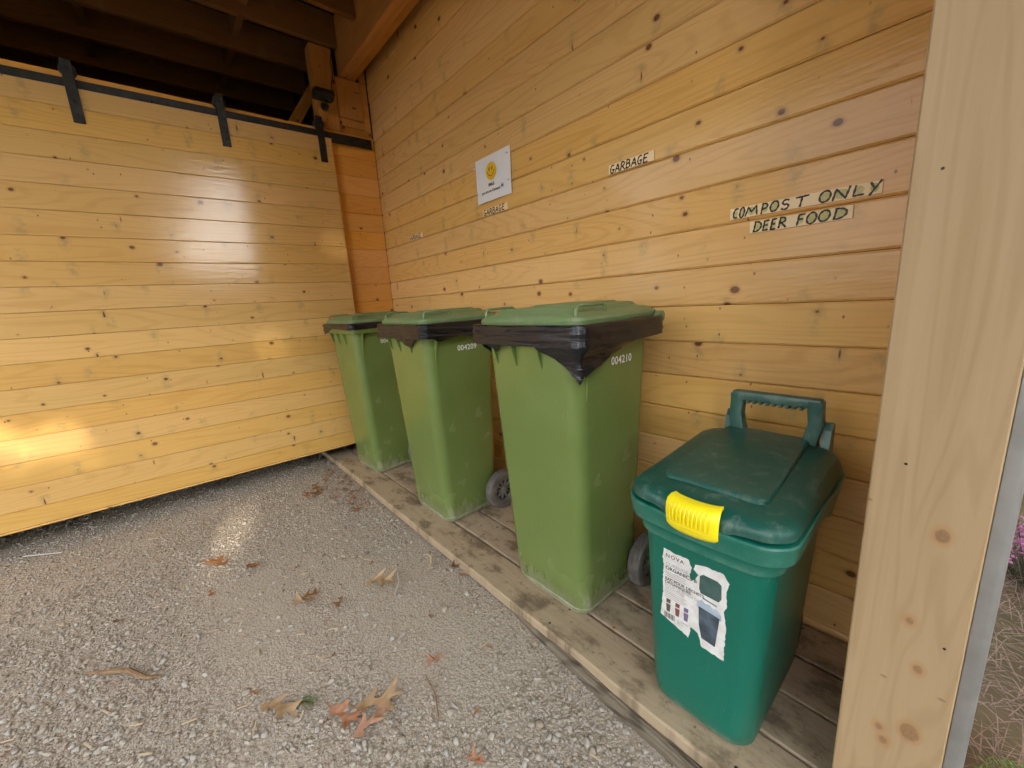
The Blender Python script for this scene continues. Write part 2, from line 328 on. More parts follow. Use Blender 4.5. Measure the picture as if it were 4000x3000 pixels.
M['siding'] = plain('white_siding', (.74, .72, .72), .6, nscale=5, col2=(.66, .63, .63)); M['drygrass'] = plain('dry_grass', (.24, .16, .115), .8, nscale=60, col2=(.14, .085, .065))
M['pink'] = plain('pink_blossom', (.42, .11, .28), .7, nscale=50, col2=(.52, .22, .40)); M['heather'] = plain('heather_leaf', (.045, .055, .025), .8, nscale=40, col2=(.08, .06, .035)); M['greenplant'] = plain('low_green_plant', (.12, .17, .035), .6)

# ------------------------------------------------------------------ ground
g = link('ground', mk([(-300, -300, -.03), (300, -300, -.03), (300, 300, -.03), (-300, 300, -.03)], [(0, 1, 2, 3)]), M['meadow']); tag(g, kind='structure')
def gz(x, y):      # gravel surface: gentle unevenness, a little lower at the right end of the deck
    return .006 * math.sin(x * 2.1 + .5) * math.cos(y * 1.7) + .004 * math.sin(x * 5.3 + y * 4.1) - .016 * max(0, min(1, (x - 2.1) / .5)) * max(0, min(1, (y + 1.0) / .3))
NX, NY = 140, 120; gx0, gx1, gy0, gy1 = -3.2, 3.225, -6.0, .06
V = []; F = []
for i in range(NX + 1):
    for j in range(NY + 1):
        x = gx0 + (gx1 - gx0) * i / NX; y = gy0 + (gy1 - gy0) * j / NY; V.append((x, y, gz(x, y)))
for i in range(NX):
    for j in range(NY):
        a = i * (NY + 1) + j; F.append((a, a + NY + 1, a + NY + 2, a + 1))
gr = link('gravel_yard', mk(V, F), M['fines'], smooth=True); tag(gr, kind='structure')

def ico(sub=0):
    bm = bmesh.new(); bmesh.ops.create_icosphere(bm, subdivisions=sub + 1, radius=1); v = np.array([q.co[:] for q in bm.verts]); f = np.array([[q.index for q in p.verts] for p in bm.faces]); bm.free(); return v, f
def fbm(x, y):
    return np.sin(x * 2.3 + 1.1 * np.sin(y * 1.9)) + .6 * np.sin(y * 4.7 + x * 3.1 + .8) + .4 * np.sin(x * 9.1 - y * 7.3 + 2.0)
def stones(name, pts, size, sub, parent=None, sink=.26):
    """angular crushed stones, one joined mesh; tone is a per-stone attribute"""
    bv, bf = ico(sub); n = len(pts); nv = len(bv)
    var = []
    for k in range(24):      # angular variants: cut a sphere with random planes
        v = bv.copy()
        for _ in range(9):
            nrm = rng.normal(size=3); nrm /= np.linalg.norm(nrm); h = rng.uniform(.5, .85); dd = v @ nrm; v -= np.outer(np.maximum(dd - h, 0), nrm)
        var.append(v * rng.uniform(.92, 1.1, (nv, 1)))
    var = np.array(var)[rng.integers(0, 24, n)]
    sc_ = size[:, None] * np.stack([rng.uniform(.8, 1.3, n), rng.uniform(.6, 1.0, n), rng.uniform(.38, .7, n)], 1)
    var = var * sc_[:, None, :]
    az = rng.uniform(0, 2 * np.pi, n); tl = rng.normal(0, .28, n)
    ca, sa, ct, st = np.cos(az), np.sin(az), np.cos(tl), np.sin(tl)
    x, y, z = var[..., 0], var[..., 1], var[..., 2]
    y, z = y * ct[:, None] - z * st[:, None], y * st[:, None] + z * ct[:, None]
    x, y = x * ca[:, None] - y * sa[:, None], x * sa[:, None] + y * ca[:, None]
    P = np.stack([x + pts[:, 0:1], y + pts[:, 1:2], z + (pts[:, 2:3] + (sc_[:, 2:3] * (1 - 2 * sink)) * 1.0)], -1).reshape(-1, 3)
    Fa = (bf[None] + (np.arange(n) * nv)[:, None, None]).reshape(-1, 3)
    me = bpy.data.meshes.new(name); me.vertices.add(len(P)); me.vertices.foreach_set('co', P.ravel().astype(np.float32))
    me.loops.add(Fa.size); me.loops.foreach_set('vertex_index', Fa.ravel().astype(np.int32)); me.polygons.add(len(Fa)); me.polygons.foreach_set('loop_start', (np.arange(len(Fa)) * 3).astype(np.int32)); me.update(calc_edges=True)
    at = me.attributes.new('tone', 'FLOAT', 'POINT'); at.data.foreach_set('value', np.repeat(np.clip(rng.beta(1.5, 1.5, n), 0, 1), nv).astype(np.float32))
    return link(name, me, M['stone'], parent)
def scatter(n, x0, x1, y0, y1, lo, hi, dens):
    x = rng.uniform(x0, x1, n); y = rng.uniform(y0, y1, n); keep = (rng.uniform(0, 1, n) < dens(x, y)) & ((y < -.655) | (x < .03) & (y < -.02) & (x < -.05))
    x, y = x[keep], y[keep]; z = np.array([gz(a, b) for a, b in zip(x, y)]); s = lo + (hi - lo) * rng.beta(1.3, 3.5, len(x))
    return np.stack([x, y, z], 1), s
def dens(x, y):
    d = .56 + .34 * fbm(x * 1.3, y * 1.3)
    d += .75 * np.clip((1.0 - x) / .9, 0, 1) + .7 * np.clip((-1.45 - y) / .35, 0, 1) + .5 * np.clip((x - 2.15) / .4, 0, 1)
    d -= .8 * np.exp(-((x - 1.75) / .55) ** 2 - ((y + .93) / .20) ** 2) + .5 * np.exp(-((x - 1.45) / .45) ** 2 - ((y + 1.35) / .16) ** 2)
    return np.clip(d, .10, 1.0)
near = lambda x, y: dens(x, y) * ((x - 3.15) ** 2 + (y + 1.45) ** 2 < 2.6 ** 2)
farr = lambda x, y: dens(x, y) * ((x - 3.15) ** 2 + (y + 1.45) ** 2 >= 2.6 ** 2)
p1, s1 = scatter(27000, .6, 3.3, -2.9, -.655, .0033, .0138, near)
p2, s2 = scatter(26000, -1.0, 2.2, -3.2, -.02, .0045, .013, farr)
p3, s3 = scatter(34000, .8, 3.3, -2.6, -.655, .0020, .0050, lambda x, y: .4 + .6 * dens(x, y))
p4, s4 = scatter(300, 1.2, 3.3, -2.4, -.655, .010, .0185, lambda x, y: .8 + 0 * x)
pd_ = np.stack([rng.uniform(.1, 3.0, 70), -.64 + .10 * rng.beta(1, 2.5, 70), np.full(70, .0505)], 1); sd_ = rng.uniform(.0015, .004, 70)
bg_ = s1 > .0071
a = stones('gravel', np.concatenate([p1[bg_], p4]), np.concatenate([s1[bg_], s4]), 1); tag(a, 'loose grey crushed gravel covering the yard in front of the bins', 'gravel', kind='stuff')
a = stones('gravel_chips', np.concatenate([p2, p3, p1[~bg_], pd_]), np.concatenate([s2, s3, s1[~bg_], sd_]), 0); tag(a, 'small grey stone chips and grit between the gravel and under the sliding door', 'gravel', kind='stuff')
print('stones', len(p1), bg_.sum(), len(p2), len(p3))

# ------------------------------------------------------------------ boards
def board_me(L, H, T, along='X', ch=.0042, gap=.0012):
    """tongue-and-groove board, face towards -y (along X) or +x (along Y); chamfered long edges"""
    h = H - gap; pr = [(0, ch), (ch * .8, 0), (T, 0), (T, h), (ch * .8, h), (0, h - ch)]     # (depth from face, height)
    if along == 'X': r0 = [(0, d, z) for d, z in pr]; r1 = [(L, d, z) for d, z in pr]
    else: r0 = [(-d, 0, z) for d, z in pr]; r1 = [(-d, -L, z) for d, z in pr]
    me = loft([r0, r1]); bm = bmesh.new(); bm.from_mesh(me); bmesh.ops.recalc_face_normals(bm, faces=bm.faces); bm.to_mesh(me); bm.free(); return me

# back wall of the bin bay, y = 0
WZ0, WP = .97465, .13
wall = thing('board_wall', 'long honey-stained knotty pine board wall behind the bins, carrying the signs', 'wall', (0, 0, 0))
bme = board_me(3.24, WP, .018, ch=.0058, gap=.0018)
for i in range(-8, 17):
    link('board', bme, M['wall'], wall, (0, random.uniform(-.0006, .0012), WZ0 + i * WP))
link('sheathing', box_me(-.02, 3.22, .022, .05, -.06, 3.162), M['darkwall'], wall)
# orange strip of wall between the door edge and the corner, x = 0
strip = thing('wing_wall', 'narrow strip of reddish orange pine boards between sliding door and corner', 'wall', (0, 0, 0))
bme2 = board_me(.375, WP, .018, 'Y')
for i in range(-7, 11): link('board', bme2, M['strip'], strip, (random.uniform(-.001, .001), -.002, WZ0 - .006 + i * WP))
link('sheathing', box_me(-.045, -.022, -.375, 0, .055, 2.40), M['darkwall'], strip)

# sliding door
DA = math.atan(.024)
door = thing('sliding_door', 'large honey-coloured sliding barn door of horizontal pine boards hung from black straps', 'door', (.063, 0, 0), (0, 0, -DA))
DP = .1255; dme = board_me(2.9, DP, .02, 'Y', ch=.003)
for i in range(-10, 6): link('board', dme, M['door'], door, (random.uniform(-.0006, .0006), -.335, 1.501 + i * DP))
link('board', board_me(2.9, 2.352 - (1.501 + 6 * DP), .02, 'Y', ch=.003), M['door'], door, (0, -.335, 1.501 + 6 * DP))
link('board', board_me(2.9, 1.501 - 10 * DP - .150, .02, 'Y', ch=.003), M['door'], door, (0.0004, -.335, .150))
link('bottom_rail', box_me(-.022, .0015, -3.235, -.335, .137, .149, .001), M['door'], door)
for fb in ((-3.2, -.36, .17, .268), (-3.2, -.36, 2.2, 2.34), (-.46, -.345, .27, 2.198), (-3.23, -3.1, .27, 2.198)): link('frame_rail', box_me(-.05, -.0215, *fb), M['darkwall'], door)
for yy in (-1.588, -.963, -.402, -2.3, -3.0):
    st = shade(link('hanger_strap', box_me(.0022, .0085, yy - .0225, yy + .0225, 2.185, 2.475, .002), M['iron'], door))
    whl = lathe_x([(-.032, .028), (-.030, .034), (-.024, .034), (-.020, .026), (-.014, .026), (-.010, .034), (-.001, .034), (.0018, .028)], 20)
    shade(link('roller', whl, M['iron'], door, (0, yy, 2.432)))
    for zz in (2.222, 2.285, 2.432): shade(link('bolt', lathe_x([(.0086, .009), (.013, .0085), (.015, .006)], 8), M['bolt'], st, (0, yy, zz)))
track = thing('door_track', 'long black flat iron sliding-door track running to the corner', 'track', (.063, 0, 0), (0, 0, -DA))
link('rail', box_me(-.022, -.013, -3.4, -.04, 2.331, 2.396, .0015), M['iron'], track)
for yy in (-.07, -.62, -1.28, -1.95, -2.6):
    shade(link('bolt', lathe_x([(-.0128, .010), (-.008, .009), (-.006, .006)], 8), M['bolt'], track, (0, yy, 2.363)))
    shade(link('spacer', lathe_x([(-.052, .010), (-.0222, .010)], 10), M['bolt'], track, (0, yy, 2.363)))
tag(link('header_board', box_me(-.035, .002, -3.5, -.003, 2.345, 2.425, .002), M['strip']), 'narrow pine header board behind the black door track', 'header')

# ------------------------------------------------------------------ roof, posts
roof = thing('shed_roof', 'dark open timber roof with rafters, long beam and grey metal sheets', 'roof', (0, 0, 0))
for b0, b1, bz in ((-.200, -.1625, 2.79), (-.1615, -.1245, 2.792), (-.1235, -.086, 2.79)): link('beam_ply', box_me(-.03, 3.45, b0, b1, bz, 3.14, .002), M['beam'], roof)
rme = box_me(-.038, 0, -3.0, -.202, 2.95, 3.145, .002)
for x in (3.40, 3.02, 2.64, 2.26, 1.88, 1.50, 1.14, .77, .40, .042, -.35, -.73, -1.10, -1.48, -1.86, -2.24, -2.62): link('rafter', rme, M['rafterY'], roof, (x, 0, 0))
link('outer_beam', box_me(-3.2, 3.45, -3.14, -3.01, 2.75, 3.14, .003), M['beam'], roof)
V = []; F = []; nn = 260
for i in range(nn + 1):
    y = -3.4 + 3.8 * i / nn; z = 3.165 + .012 * (1 if (i // 5) % 2 else 0)
    V += [(-3.4, y, z), (3.62, y, z)]
for i in range(nn): F.append((2 * i, 2 * i + 1, 2 * i + 3, 2 * i + 2))
link('metal_sheet', mk(V, F), M['roofmetal'], roof)
for y in (-.75, -1.5, -2.25):
    for x in (1.14, .77, .40, .042, -.35, -.73, -1.10): link('blocking', box_me(-.34, -.039, y - .019, y + .019, 2.99, 3.145), M['rafterY'], roof, (x, 0, 0))
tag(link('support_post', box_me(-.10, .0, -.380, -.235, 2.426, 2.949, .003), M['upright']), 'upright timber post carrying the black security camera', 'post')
kp = thing('beam_post', 'short knotty timber post under the end of the roof beam in the corner', 'post')
link('upright', box_me(-.11, .0, -.232, -.058, 2.53, 2.788, .002), M['upright'], kp); link('packing', box_me(-.11, -.006, -.232, -.056, 2.475, 2.528, .001), M['upright'], kp)
link('packing', box_me(-.11, -.012, -.232, -.004, 2.427, 2.474, .001), M['upright'], kp)
bc = thing('wall_infill', 'narrow stack of pine offcuts filling the corner beside the knotty post', 'board')
for i in range(6): link('board', box_me(-.02, 0, 0, .0488, 0, .0985, .0005), M['strip'], bc, (-.02, -.050, 2.478 + i * .1))
kb = link('knee_brace', box_me(-.02, .02, -.035, .035, -.32, .25, .002), M['upright'], None, (-.27, -.36, 2.70), (R(-33), 0, 0)); tag(kb, 'diagonal timber brace in the dark behind the door top', 'brace')
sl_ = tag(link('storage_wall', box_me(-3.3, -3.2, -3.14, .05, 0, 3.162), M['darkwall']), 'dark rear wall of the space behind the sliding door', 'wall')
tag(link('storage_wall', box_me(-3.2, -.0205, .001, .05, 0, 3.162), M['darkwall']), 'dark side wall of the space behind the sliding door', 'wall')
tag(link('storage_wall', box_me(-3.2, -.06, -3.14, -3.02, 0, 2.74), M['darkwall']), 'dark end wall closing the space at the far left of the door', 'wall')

# short return wall that joins the post to the board wall
ew = thing('return_wall', 'short board side wall joining the pale post to the long wall', 'wall', (0, 0, 0))
rw = box_me(3.13, 3.155, -.423, -.004, 0, .128, .003)
for i in range(-7, 17): link('board', rw, M['strip'], ew, (0, 0, WZ0 + i * WP))
# entrance post, right
tag(link('entrance_post', box_me(-.07, .07, -.07, .07, -.05, 3.2, .0025), M['post'], None, (3.137, -.495, 0)), 'pale square timber post at the right edge in front of the compost bin', 'post')
pst = C.objects['entrance_post']
for nx_, nz_ in ((-.037, 1.309), (-.029, .858), (.048, .551)):
    nm_ = lathe_x([(.0, .0022), (.0010, .0018)], 8); nm_.transform(Matrix.Rotation(R(-90), 4, 'Z')); link('nail', nm_, M['bolt'], pst, (nx_, -.0702, nz_))
fl = thing('metal_flashing', 'grey galvanised metal strip beside the pale timber post', 'flashing', (3.2072, -.545, 0))
V = []
prof = [(0, .004), (.002, 0), (.015, 0), (.019, .001), (.0225, .0035), (.0245, .008), (.0245, .05)]
shade(link('strip', mk([(a, b, z) for z in (-.03, 3.1) for a, b in prof], [(i, i + 1, i + 8, i + 7) for i in range(6)]), M['steel'], fl), 50)

# ------------------------------------------------------------------ deck
dk = thing('plank_deck', 'low weathered plank deck under the bins along the board wall', 'deck')
edges = [-.645, -.481, -.325, -.165, -.004]
NAIL = lathe_x([(.0, .0045), (.0007, .0042)], 8); NAIL.transform(Matrix.Rotation(R(-90), 4, 'Y'))
for k in range(4):
    y0, y1 = edges[k], edges[k + 1] - .008
    n = 90; rings = []
    for i in range(n + 1):
        x = -1.3 + 4.42 * i / n
        wv = .0022 * math.sin(x * 3.1 + k) + .0012 * math.sin(x * 11 + 2 * k); ch = .0035 + .002 * abs(math.sin(x * 7.3 + k)) + (.002 * random.random() if k == 0 else 0)
        t = .05 + .0008 * math.sin(x * 4 + k * 2)
        a, b = y0 + wv, y1 + wv * .4
        rings.append([(x, a, .012), (x, b, .012), (x, b, t - ch * .6), (x, b - ch, t), (x, a + ch, t), (x, a + ch * .35, t - ch * .35), (x, a, t - ch)])
    me = loft(rings); pl = link('plank', me, M['deck'], dk); bm = bmesh.new(); bm.from_mesh(me); bmesh.ops.recalc_face_normals(bm, faces=bm.faces); bm.to_mesh(me); bm.free()
    for x in (-.1, .5, 1.1, 1.7, 2.3, 2.9):
        for yy in (y0 + .03, y1 - .03): link('nail', NAIL, M['bolt'], pl, (x + random.uniform(-.01, .01), yy, .0502))
for x in (-.1, .5, 1.1, 1.7, 2.3, 2.9): link('joist', box_me(x - .02, x + .02, -.60, -.02, -.05, .0118), M['timber'], dk)
# weathered edging timber
n = 60; rings = []
for i in range(n + 1):
    t = i / n; x = 2.02 + t * 1.15; y = -.617 - .075 * t ** 1.2 - .006 * math.sin(t * 7); zt = .026 - .022 * t + .003 * math.sin(t * 21)
    w_ = .013 + .007 * min(1, t * 4) + .002 * math.sin(t * 17)
    rr = lambda: random.uniform(-.0012, .0012)
    rings.append([(x, y - w_ * .9, -.05), (x, y - w_ + rr(), zt - .012), (x, y - w_ * .8, zt - .003 + rr()), (x, y - w_ * .45, zt + rr()), (x, y - w_ * .3, zt - .004 + rr()), (x, y - w_ * .1, zt + .001 + rr()), (x, y + w_ * .3, zt - .001 + rr()), (x, y + w_ * .42, zt - .005 + rr()), (x, y + w_ * .6, zt + rr()), (x, y + w_, zt - .006), (x, y + w_, -.05)])
ed = link('edging_timber', loft(rings), M['timber']); tag(ed, 'split grey weathered edging timber lying along the deck front', 'timber')

# ------------------------------------------------------------------ wheelie bins
ZD = .0505
def bin_section(z):
    hx = interp([(0, .164), (.012, .176), (.035, .182), (.95, .214), (1.0, .216)], z); hy = interp([(0, .152), (.012, .160), (.035, .165), (.95, .197), (1.0, .199)], z)
    return hx, hy, interp([(0, .052), (.95, .050)], z), interp([(0, -.005), (1.0, -.018)], z)
def bin_body():
    rings = []
    for z, e in ((0, 0), (.005, 0), (.014, 0), (.030, 0), (.033, -.0035), (.037, -.0005), (.12, 0), (.3, 0), (.5, 0), (.7, 0), (.85, 0), (.96, 0), (.985, 0)):
        hx, hy, r, cy = bin_section(z); rings.append([(x, y, z) for x, y in rrect(hx + e, hy + e, r, 8, 0, cy)])
    return loft(rings, True, False)
RX, RY, RCY = .252, .220, -.021
def bin_rim():
    rings = []
    for z, e in ((.984, -.040), (.970, -.034), (.969, -.003), (.973, .0), (1.026, .002), (1.030, -.001), (1.030, -.022), (.99, -.024)):
        rings.append([(x, y, z) for x, y in rrect(RX + e, RY + e, .028 if e > -.02 else .04, 6, 0, RCY)])
    return loft(rings, False, False)
def fin(pts, th):     # vertical gusset from (outward, z) points, extruded sideways
    return loft([[(s * th / 2, -a, z) for a, z in pts] for s in (-1, 1)])
LIDY = -.016
def lid_me():
    rings = []
    for z, hx, hy, r in ((1.031, .228, 0.2059, .04), (1.033, .236, 0.2132, .045), (1.045, .238, 0.2150, .045), (1.053, .234, 0.2114, .045), (1.062, .220, 0.2013, .05), (1.067, .200, 0.1867, .05), (1.070, .190, 0.1793, .045), (1.082, .179, 0.1684, .04), (1.085, .169, 0.1610, .04), (1.0865, .122, 0.1190, .04), (1.0935, .112, 0.1098, .035), (1.095, .06, 0.0549, .03)):
        rings.append([(x, y + (.05 if z > 1.086 else 0), 1.031 + (z - 1.031) * .95 + .010 * max(0, (y + LIDY) / .24) * (1 if z > 1.04 else .3)) for x, y in rrect(hx, hy, r, 7, 0, LIDY)])
    return loft(rings)
tyre_prof = [(-.024, .060), (-.026, .078), (-.022, .091), (-.014, .097), (-.011, .0955), (-.008, .0978), (-.004, .0965), (0, .0985), (.004, .0965), (.008, .0978), (.011, .0955), (.014, .097), (.022, .091), (.026, .078), (.024, .060), (.012, .058), (-.012, .058)]
def ring_x(prof, n=36):
    V = [(x, r * math.cos(2 * math.pi * j / n), r * math.sin(2 * math.pi * j / n)) for x, r in prof for j in range(n)]; k = len(prof); F = []
    for i in range(k):
        for j in range(n): a = i * n + j; b = i * n + (j + 1) % n; i2 = (i + 1) % k; F.append((a, b, i2 * n + (j + 1) % n, i2 * n + j))
    return mk(V, F)
def hub_me():
    ms = [ring_x([(-.020, .0605), (.021, .0605), (.021, .054), (-.020, .054)], 30), lathe_x([(.0036, .016), (.020, .016), (.024, .012)], 16)]
    for k in range(10):
        a = 2 * math.pi * k / 10; m = box_me(.0032, .016, .014, .056, -.0032, .0032); m.transform(Matrix.Rotation(a, 4, 'X')); ms.append(m)
    return join_me(ms)
TYRE, HUB, DISC = ring_x(tyre_prof), hub_me(), lathe_x([(-.006, .0545), (.003, .0545)], 28)
BODY, RIM, LID = bin_body(), bin_rim(), lid_me()
LOOP = tube([(0, -.078, 0), (0, -.076, .024), (0, -.066, .033), (0, .045, .034), (0, .056, .030), (0, .064, .004)], .0048, 8)
def make_wheel(parent, x, y, z, s, scale=1.0):
    t = shade(link('wheel', TYRE, M['rubber'], parent, (x, y, z)), 35); t.scale = (scale,) * 3
    h = link('hub', HUB, M['hub'], t, (0, 0, 0), (0, 0, 0 if s > 0 else math.pi)); link('hub_disc', DISC, M['camblack'], t, (0, 0, 0), (0, 0, 0 if s > 0 else math.pi)); return t
def make_bin(x, rz, label, number, vis):
    t = thing('wheelie_bin', label, 'bin', (x, -.360, ZD), (0, 0, rz), 'green wheelie bins on the deck')
    shade(link('body', BODY, M['bin'], t), 45); shade(link('rim', RIM, M['bin'], t), 35)
    for px in (-.15, -.05, .07):       # front gussets under the rim
        link('gusset', fin([(.200, .970), (.238, .970), (.214, .895), (.200, .895)], .006), M['bin'], t, (px, 0, 0))
    for sx in (-1, 1):
        m = fin([(.205, .970), (.246, .970), (.2165, .885), (.2125, .80), (.200, .80)], .006); m.transform(Matrix.Rotation(sx * R(90), 4, 'Z')); link('gusset', m, M['bin'], t, (0, -.165, 0))
    m = fin([(.205, .970), (.250, .970), (.236, .935), (.2265, .91), (.2255, .81), (.205, .81)], .026); m.transform(Matrix.Rotation(R(-90), 4, 'Z')); link('side_bracket', m, M['bin'], t, (0, -.07, 0))
    ld = shade(link('lid', LID, M['lid'], t), 30)
    for sx in (-1, 1):
        shade(link('grip', LOOP, M['lid'], ld, (sx * .208, -.128, 1.052)))
        shade(link('hinge', tube([(sx * .230 - .022, .192, 1.030), (sx * .230 + .022, .192, 1.030)], .019, 14), M['lid'], ld), 35)
        link('hinge_arm', box_me(sx * .2 - .03, sx * .2 + .03, .155, .196, 1.034, 1.056, .006), M['lid'], ld)
        link('handle_bracket', box_me(sx * .17 - .012, sx * .17 + .012, .17, .245, .955, 1.005, .004), M['bin'], t)
        make_wheel(t, sx * .222, .160, .105, sx, 1.07)
    shade(link('handle_bar', tube([(-.2, .24, .99), (.2, .24, .99)], .013, 10), M['bin'], t))
    shade(link('axle', tube([(-.21, .160, .105), (.21, .160, .105)], .009, 8), M['bolt'], t))
    me = text_me(number, .036, space=1.05, bold=.0006); zc = .905; hx, hy, r, cy = bin_section(zc); tilt = math.atan((.214 - .182) / .915)
    me.transform(Matrix.Translation((hx + .0010, -.046, zc - .012)) @ Matrix.Rotation(tilt, 4, 'Y') @ Matrix(((0, 0, 1, 0), (1, 0, 0, 0), (0, 1, 0, 0), (0, 0, 0, 1))))
    link('number', me, M['white'], t); return t
def make_liner(x, rz, label, flaps, base, seed):
    """plastic bag turned down over the rim: perimeter parameter runs over the rounded rectangle"""
    rs = random.Random(seed); ph = [rs.uniform(0, 6.28) for _ in range(12)]
    per = rrect(RX + .0045, RY + .0045, .032, 10, 0, RCY); pts = []
    for i in range(len(per)):                      # resample the straight runs
        a, b = Vector(per[i]), Vector(per[(i + 1) % len(per)]); k = max(1, int((b - a).length / .005))
        pts += [a.lerp(b, j / k) for j in range(k)]
    N = len(pts); rows = 22; rings = [[] for _ in range(rows + 3)]
    L = [0.0]
    for i in range(1, N): L.append(L[-1] + (pts[i] - pts[i - 1]).length)
    for i in range(N):
        p = pts[i]; tan = (pts[(i + 1) % N] - pts[i - 1]).normalized(); nor = Vector((tan.y, -tan.x)); s = L[i]
        drop = base(p.x, p.y)
        for fx, fy, wd, dp in flaps: drop = max(drop, dp * max(0, 1 - (Vector((fx, fy)) - p).length / (wd * (.68 if seed == 8 and p.y < -.2 else 1))))
        drop += .0012 * math.sin(s * 17 + ph[0])
        for q in range(rows + 3):
            if q < 3: off, z = (-.024, 1.0297) if q == 0 else ((-.014, 1.0335) if q == 1 else (-.003, 1.0345)); off += .0012 * math.sin(s * 90 + ph[2])
            else:
                t = (q - 2) / rows; z = 1.034 - drop * t; below = max(0, .966 - z)
                A_ = 1.0 if seed != 8 else .5
                fold = A_ * .0022 * math.sin(z * 190 + 1.8 * math.sin(s * 5 + ph[3]) + ph[4]) + A_ * .0016 * math.sin(z * 380 + 2.5 * math.sin(s * 8 + ph[5]) + s * 9) + .0007 * math.sin(s * 38 + ph[6] + z * 60)
                off = .0040 + fold - min(.026, below * .75)
                if z < .966: z -= .003 * math.sin(s * 40 + ph[7])
                off = max(off, .0010) if z > .968 else off
            rings[q].append((p.x + nor.x * off, p.y + nor.y * off, z))
    t = shade(link('bin_liner', loft(rings, False, False), M['bag'], None, (x, -.360, ZD), (0, 0, rz)), 60)
    return tag(t, label, 'bin liner', 'black liners folded over the bin rims')
BX = (.405, 1.330, 2.205)
make_bin(BX[0], R(1.5), 'farthest of the three green wheelie bins, next to the sliding door', '004', 3)
make_bin(BX[1], R(-.5), 'middle green wheelie bin of the three, number 004209 on its side', '004209', 6)
make_bin(BX[2], R(0), 'nearest green wheelie bin of the three, number 004210 on its side', '004210', 6)
FR, FL_ = (.25, -.27), (-.25, -.27)
make_liner(BX[0], R(1.5), 'wrinkled black liner round the top of the farthest green bin', [(-.25, -.25, .3, .078)], lambda x, y: .034 + .006 * math.sin(x * 9), 3)
make_liner(BX[1], R(-.5), 'creased brownish black liner round the top of the middle green bin', [(.08, -.245, .26, .112), (.24, -.16, .2, .088)], lambda x, y: .068 - .014 * max(0, y * 3), 5)
make_liner(BX[2], 0.0, 'smooth black liner with pointed corner flap round the nearest green bin', [(.255, -.245, .42, .175), (-.255, -.15, .13, .14), (-.13, -.245, .16, .098)], lambda x, y: .066 - .012 * max(0, y * 3), 8)

# ------------------------------------------------------------------ compost bin
cb = thing('compost_bin', 'dark teal green compost bin with yellow latch and torn sticker', 'bin', (2.793, -.385, ZD))
def csec(z):
    return interp([(0, .112), (.02, .126), (.05, .130), (.50, .152), (.60, .156)], z), interp([(0, .186), (.02, .200), (.05, .204), (.5, .213), (.6, .214)], z), interp([(0, .05), (.05, .052), (.6, .05)], z)
rings = []
for z in (0, .006, .02, .05, .15, .3, .45, .50, .565, .6):
    hx, hy, r = csec(z); rings.append([(x, y, z) for x, y in rrect(hx, hy, r, 8)])
rings += [[(x, y, z) for x, y in rrect(.150, .208, .05, 8)] for z in (.6,)]
shade(link('body', loft(rings, True, True), M['compost'], cb), 45)
def cfront(x): return -.010 * (1 - min(1, abs(x) / .16) ** 2)     # slight bow of the front
def ring3(hx, hy, r, zf, cy=0.0, bow=1.0, n=8):
    pts = []
    base_ = rrect(hx, hy, r, n, 0, cy)
    for i in range(len(base_)):                      # extra points along the straight runs
        a, b = base_[i], base_[(i + 1) % len(base_)]; k = max(1, int(math.hypot(b[0] - a[0], b[1] - a[1]) / max(hx * .09, 1e-4))); k = min(k, 12) if (i % (n + 1)) == n else 1
        if (i % (n + 1)) == n: k = 12
        pts += [(a[0] + (b[0] - a[0]) * q / k, a[1] + (b[1] - a[1]) * q / k) for q in range(k)]
    return [(x, y + (cfront(x) * bow if y < 0 else 0), zf(x, y)) for x, y in pts]
dip = lambda x, y: -.030 * math.exp(-((y - .10) / .055) ** 2) * max(0, min(1, (abs(x) - .13) / .03))     # collar dips at the sides near the back
def notch(x, y): return -.014 * max(0, min(1, (.088 - abs(x)) / .02)) * (1 if y < -.2 else 0)       # lid edge drops either side of the latch
rows = [(.158, .217, .052, -.085), (.163, .222, .054, -.086), (.1645, .2235, .055, -.05), (.1655, .2245, .055, -.046), (.178, .237, .060, -.047), (.184, .242, .062, -.045), (.188, .246, .063, -.012), (.189, .247, .063, -.004), (.186, .244, .062, -.001), (.178, .236, .058, -.001)]
rings = [ring3(hx, hy, r, (lambda dz: (lambda x, y: .614 + dz + .012 * (y / .24) + dip(x, y) * (1 if dz < -.02 else .35)))(dz)) for hx, hy, r, dz in rows]
shade(link('collar', loft(rings, False, True), M['compost'], cb), 32)
# lid: skirt, shoulder, gently domed top
def lz(x, y): return .008 * (1 - min(1, (abs(x) / .185)) ** 2.4) * (1 - .25 * min(1, abs(y - .02) / .24) ** 3) + .030 * (y + .24) / .48
def lidz(dz, k): return lambda x, y: .610 + .006 * (y / .24) + dz + k * lz(x, y) + notch(x, y) * (1 - k) * (1 if dz > .002 else .4)
rings = []
for s_, r, dz, k in ((.96, .060, .003, .0), (.985, .061, .005, .0), (.990, .062, .014, .0), (.986, .062, .021, .02), (.976, .061, .0262, .08), (.955, .06, .0295, .35), (.92, .058, .0318, .70), (.84, .052, .033, .97), (.72, .046, .033, 1.0), (.5, .035, .033, 1.0), (.25, .02, .033, 1.0), (.05, .004, .033, 1.0)):
    rings.append(ring3(.186 * s_, .243 * s_, r * s_, lidz(dz, k), 0, s_))
clid = shade(link('lid', loft(rings, True, True), M['compostlid'], cb), 26)
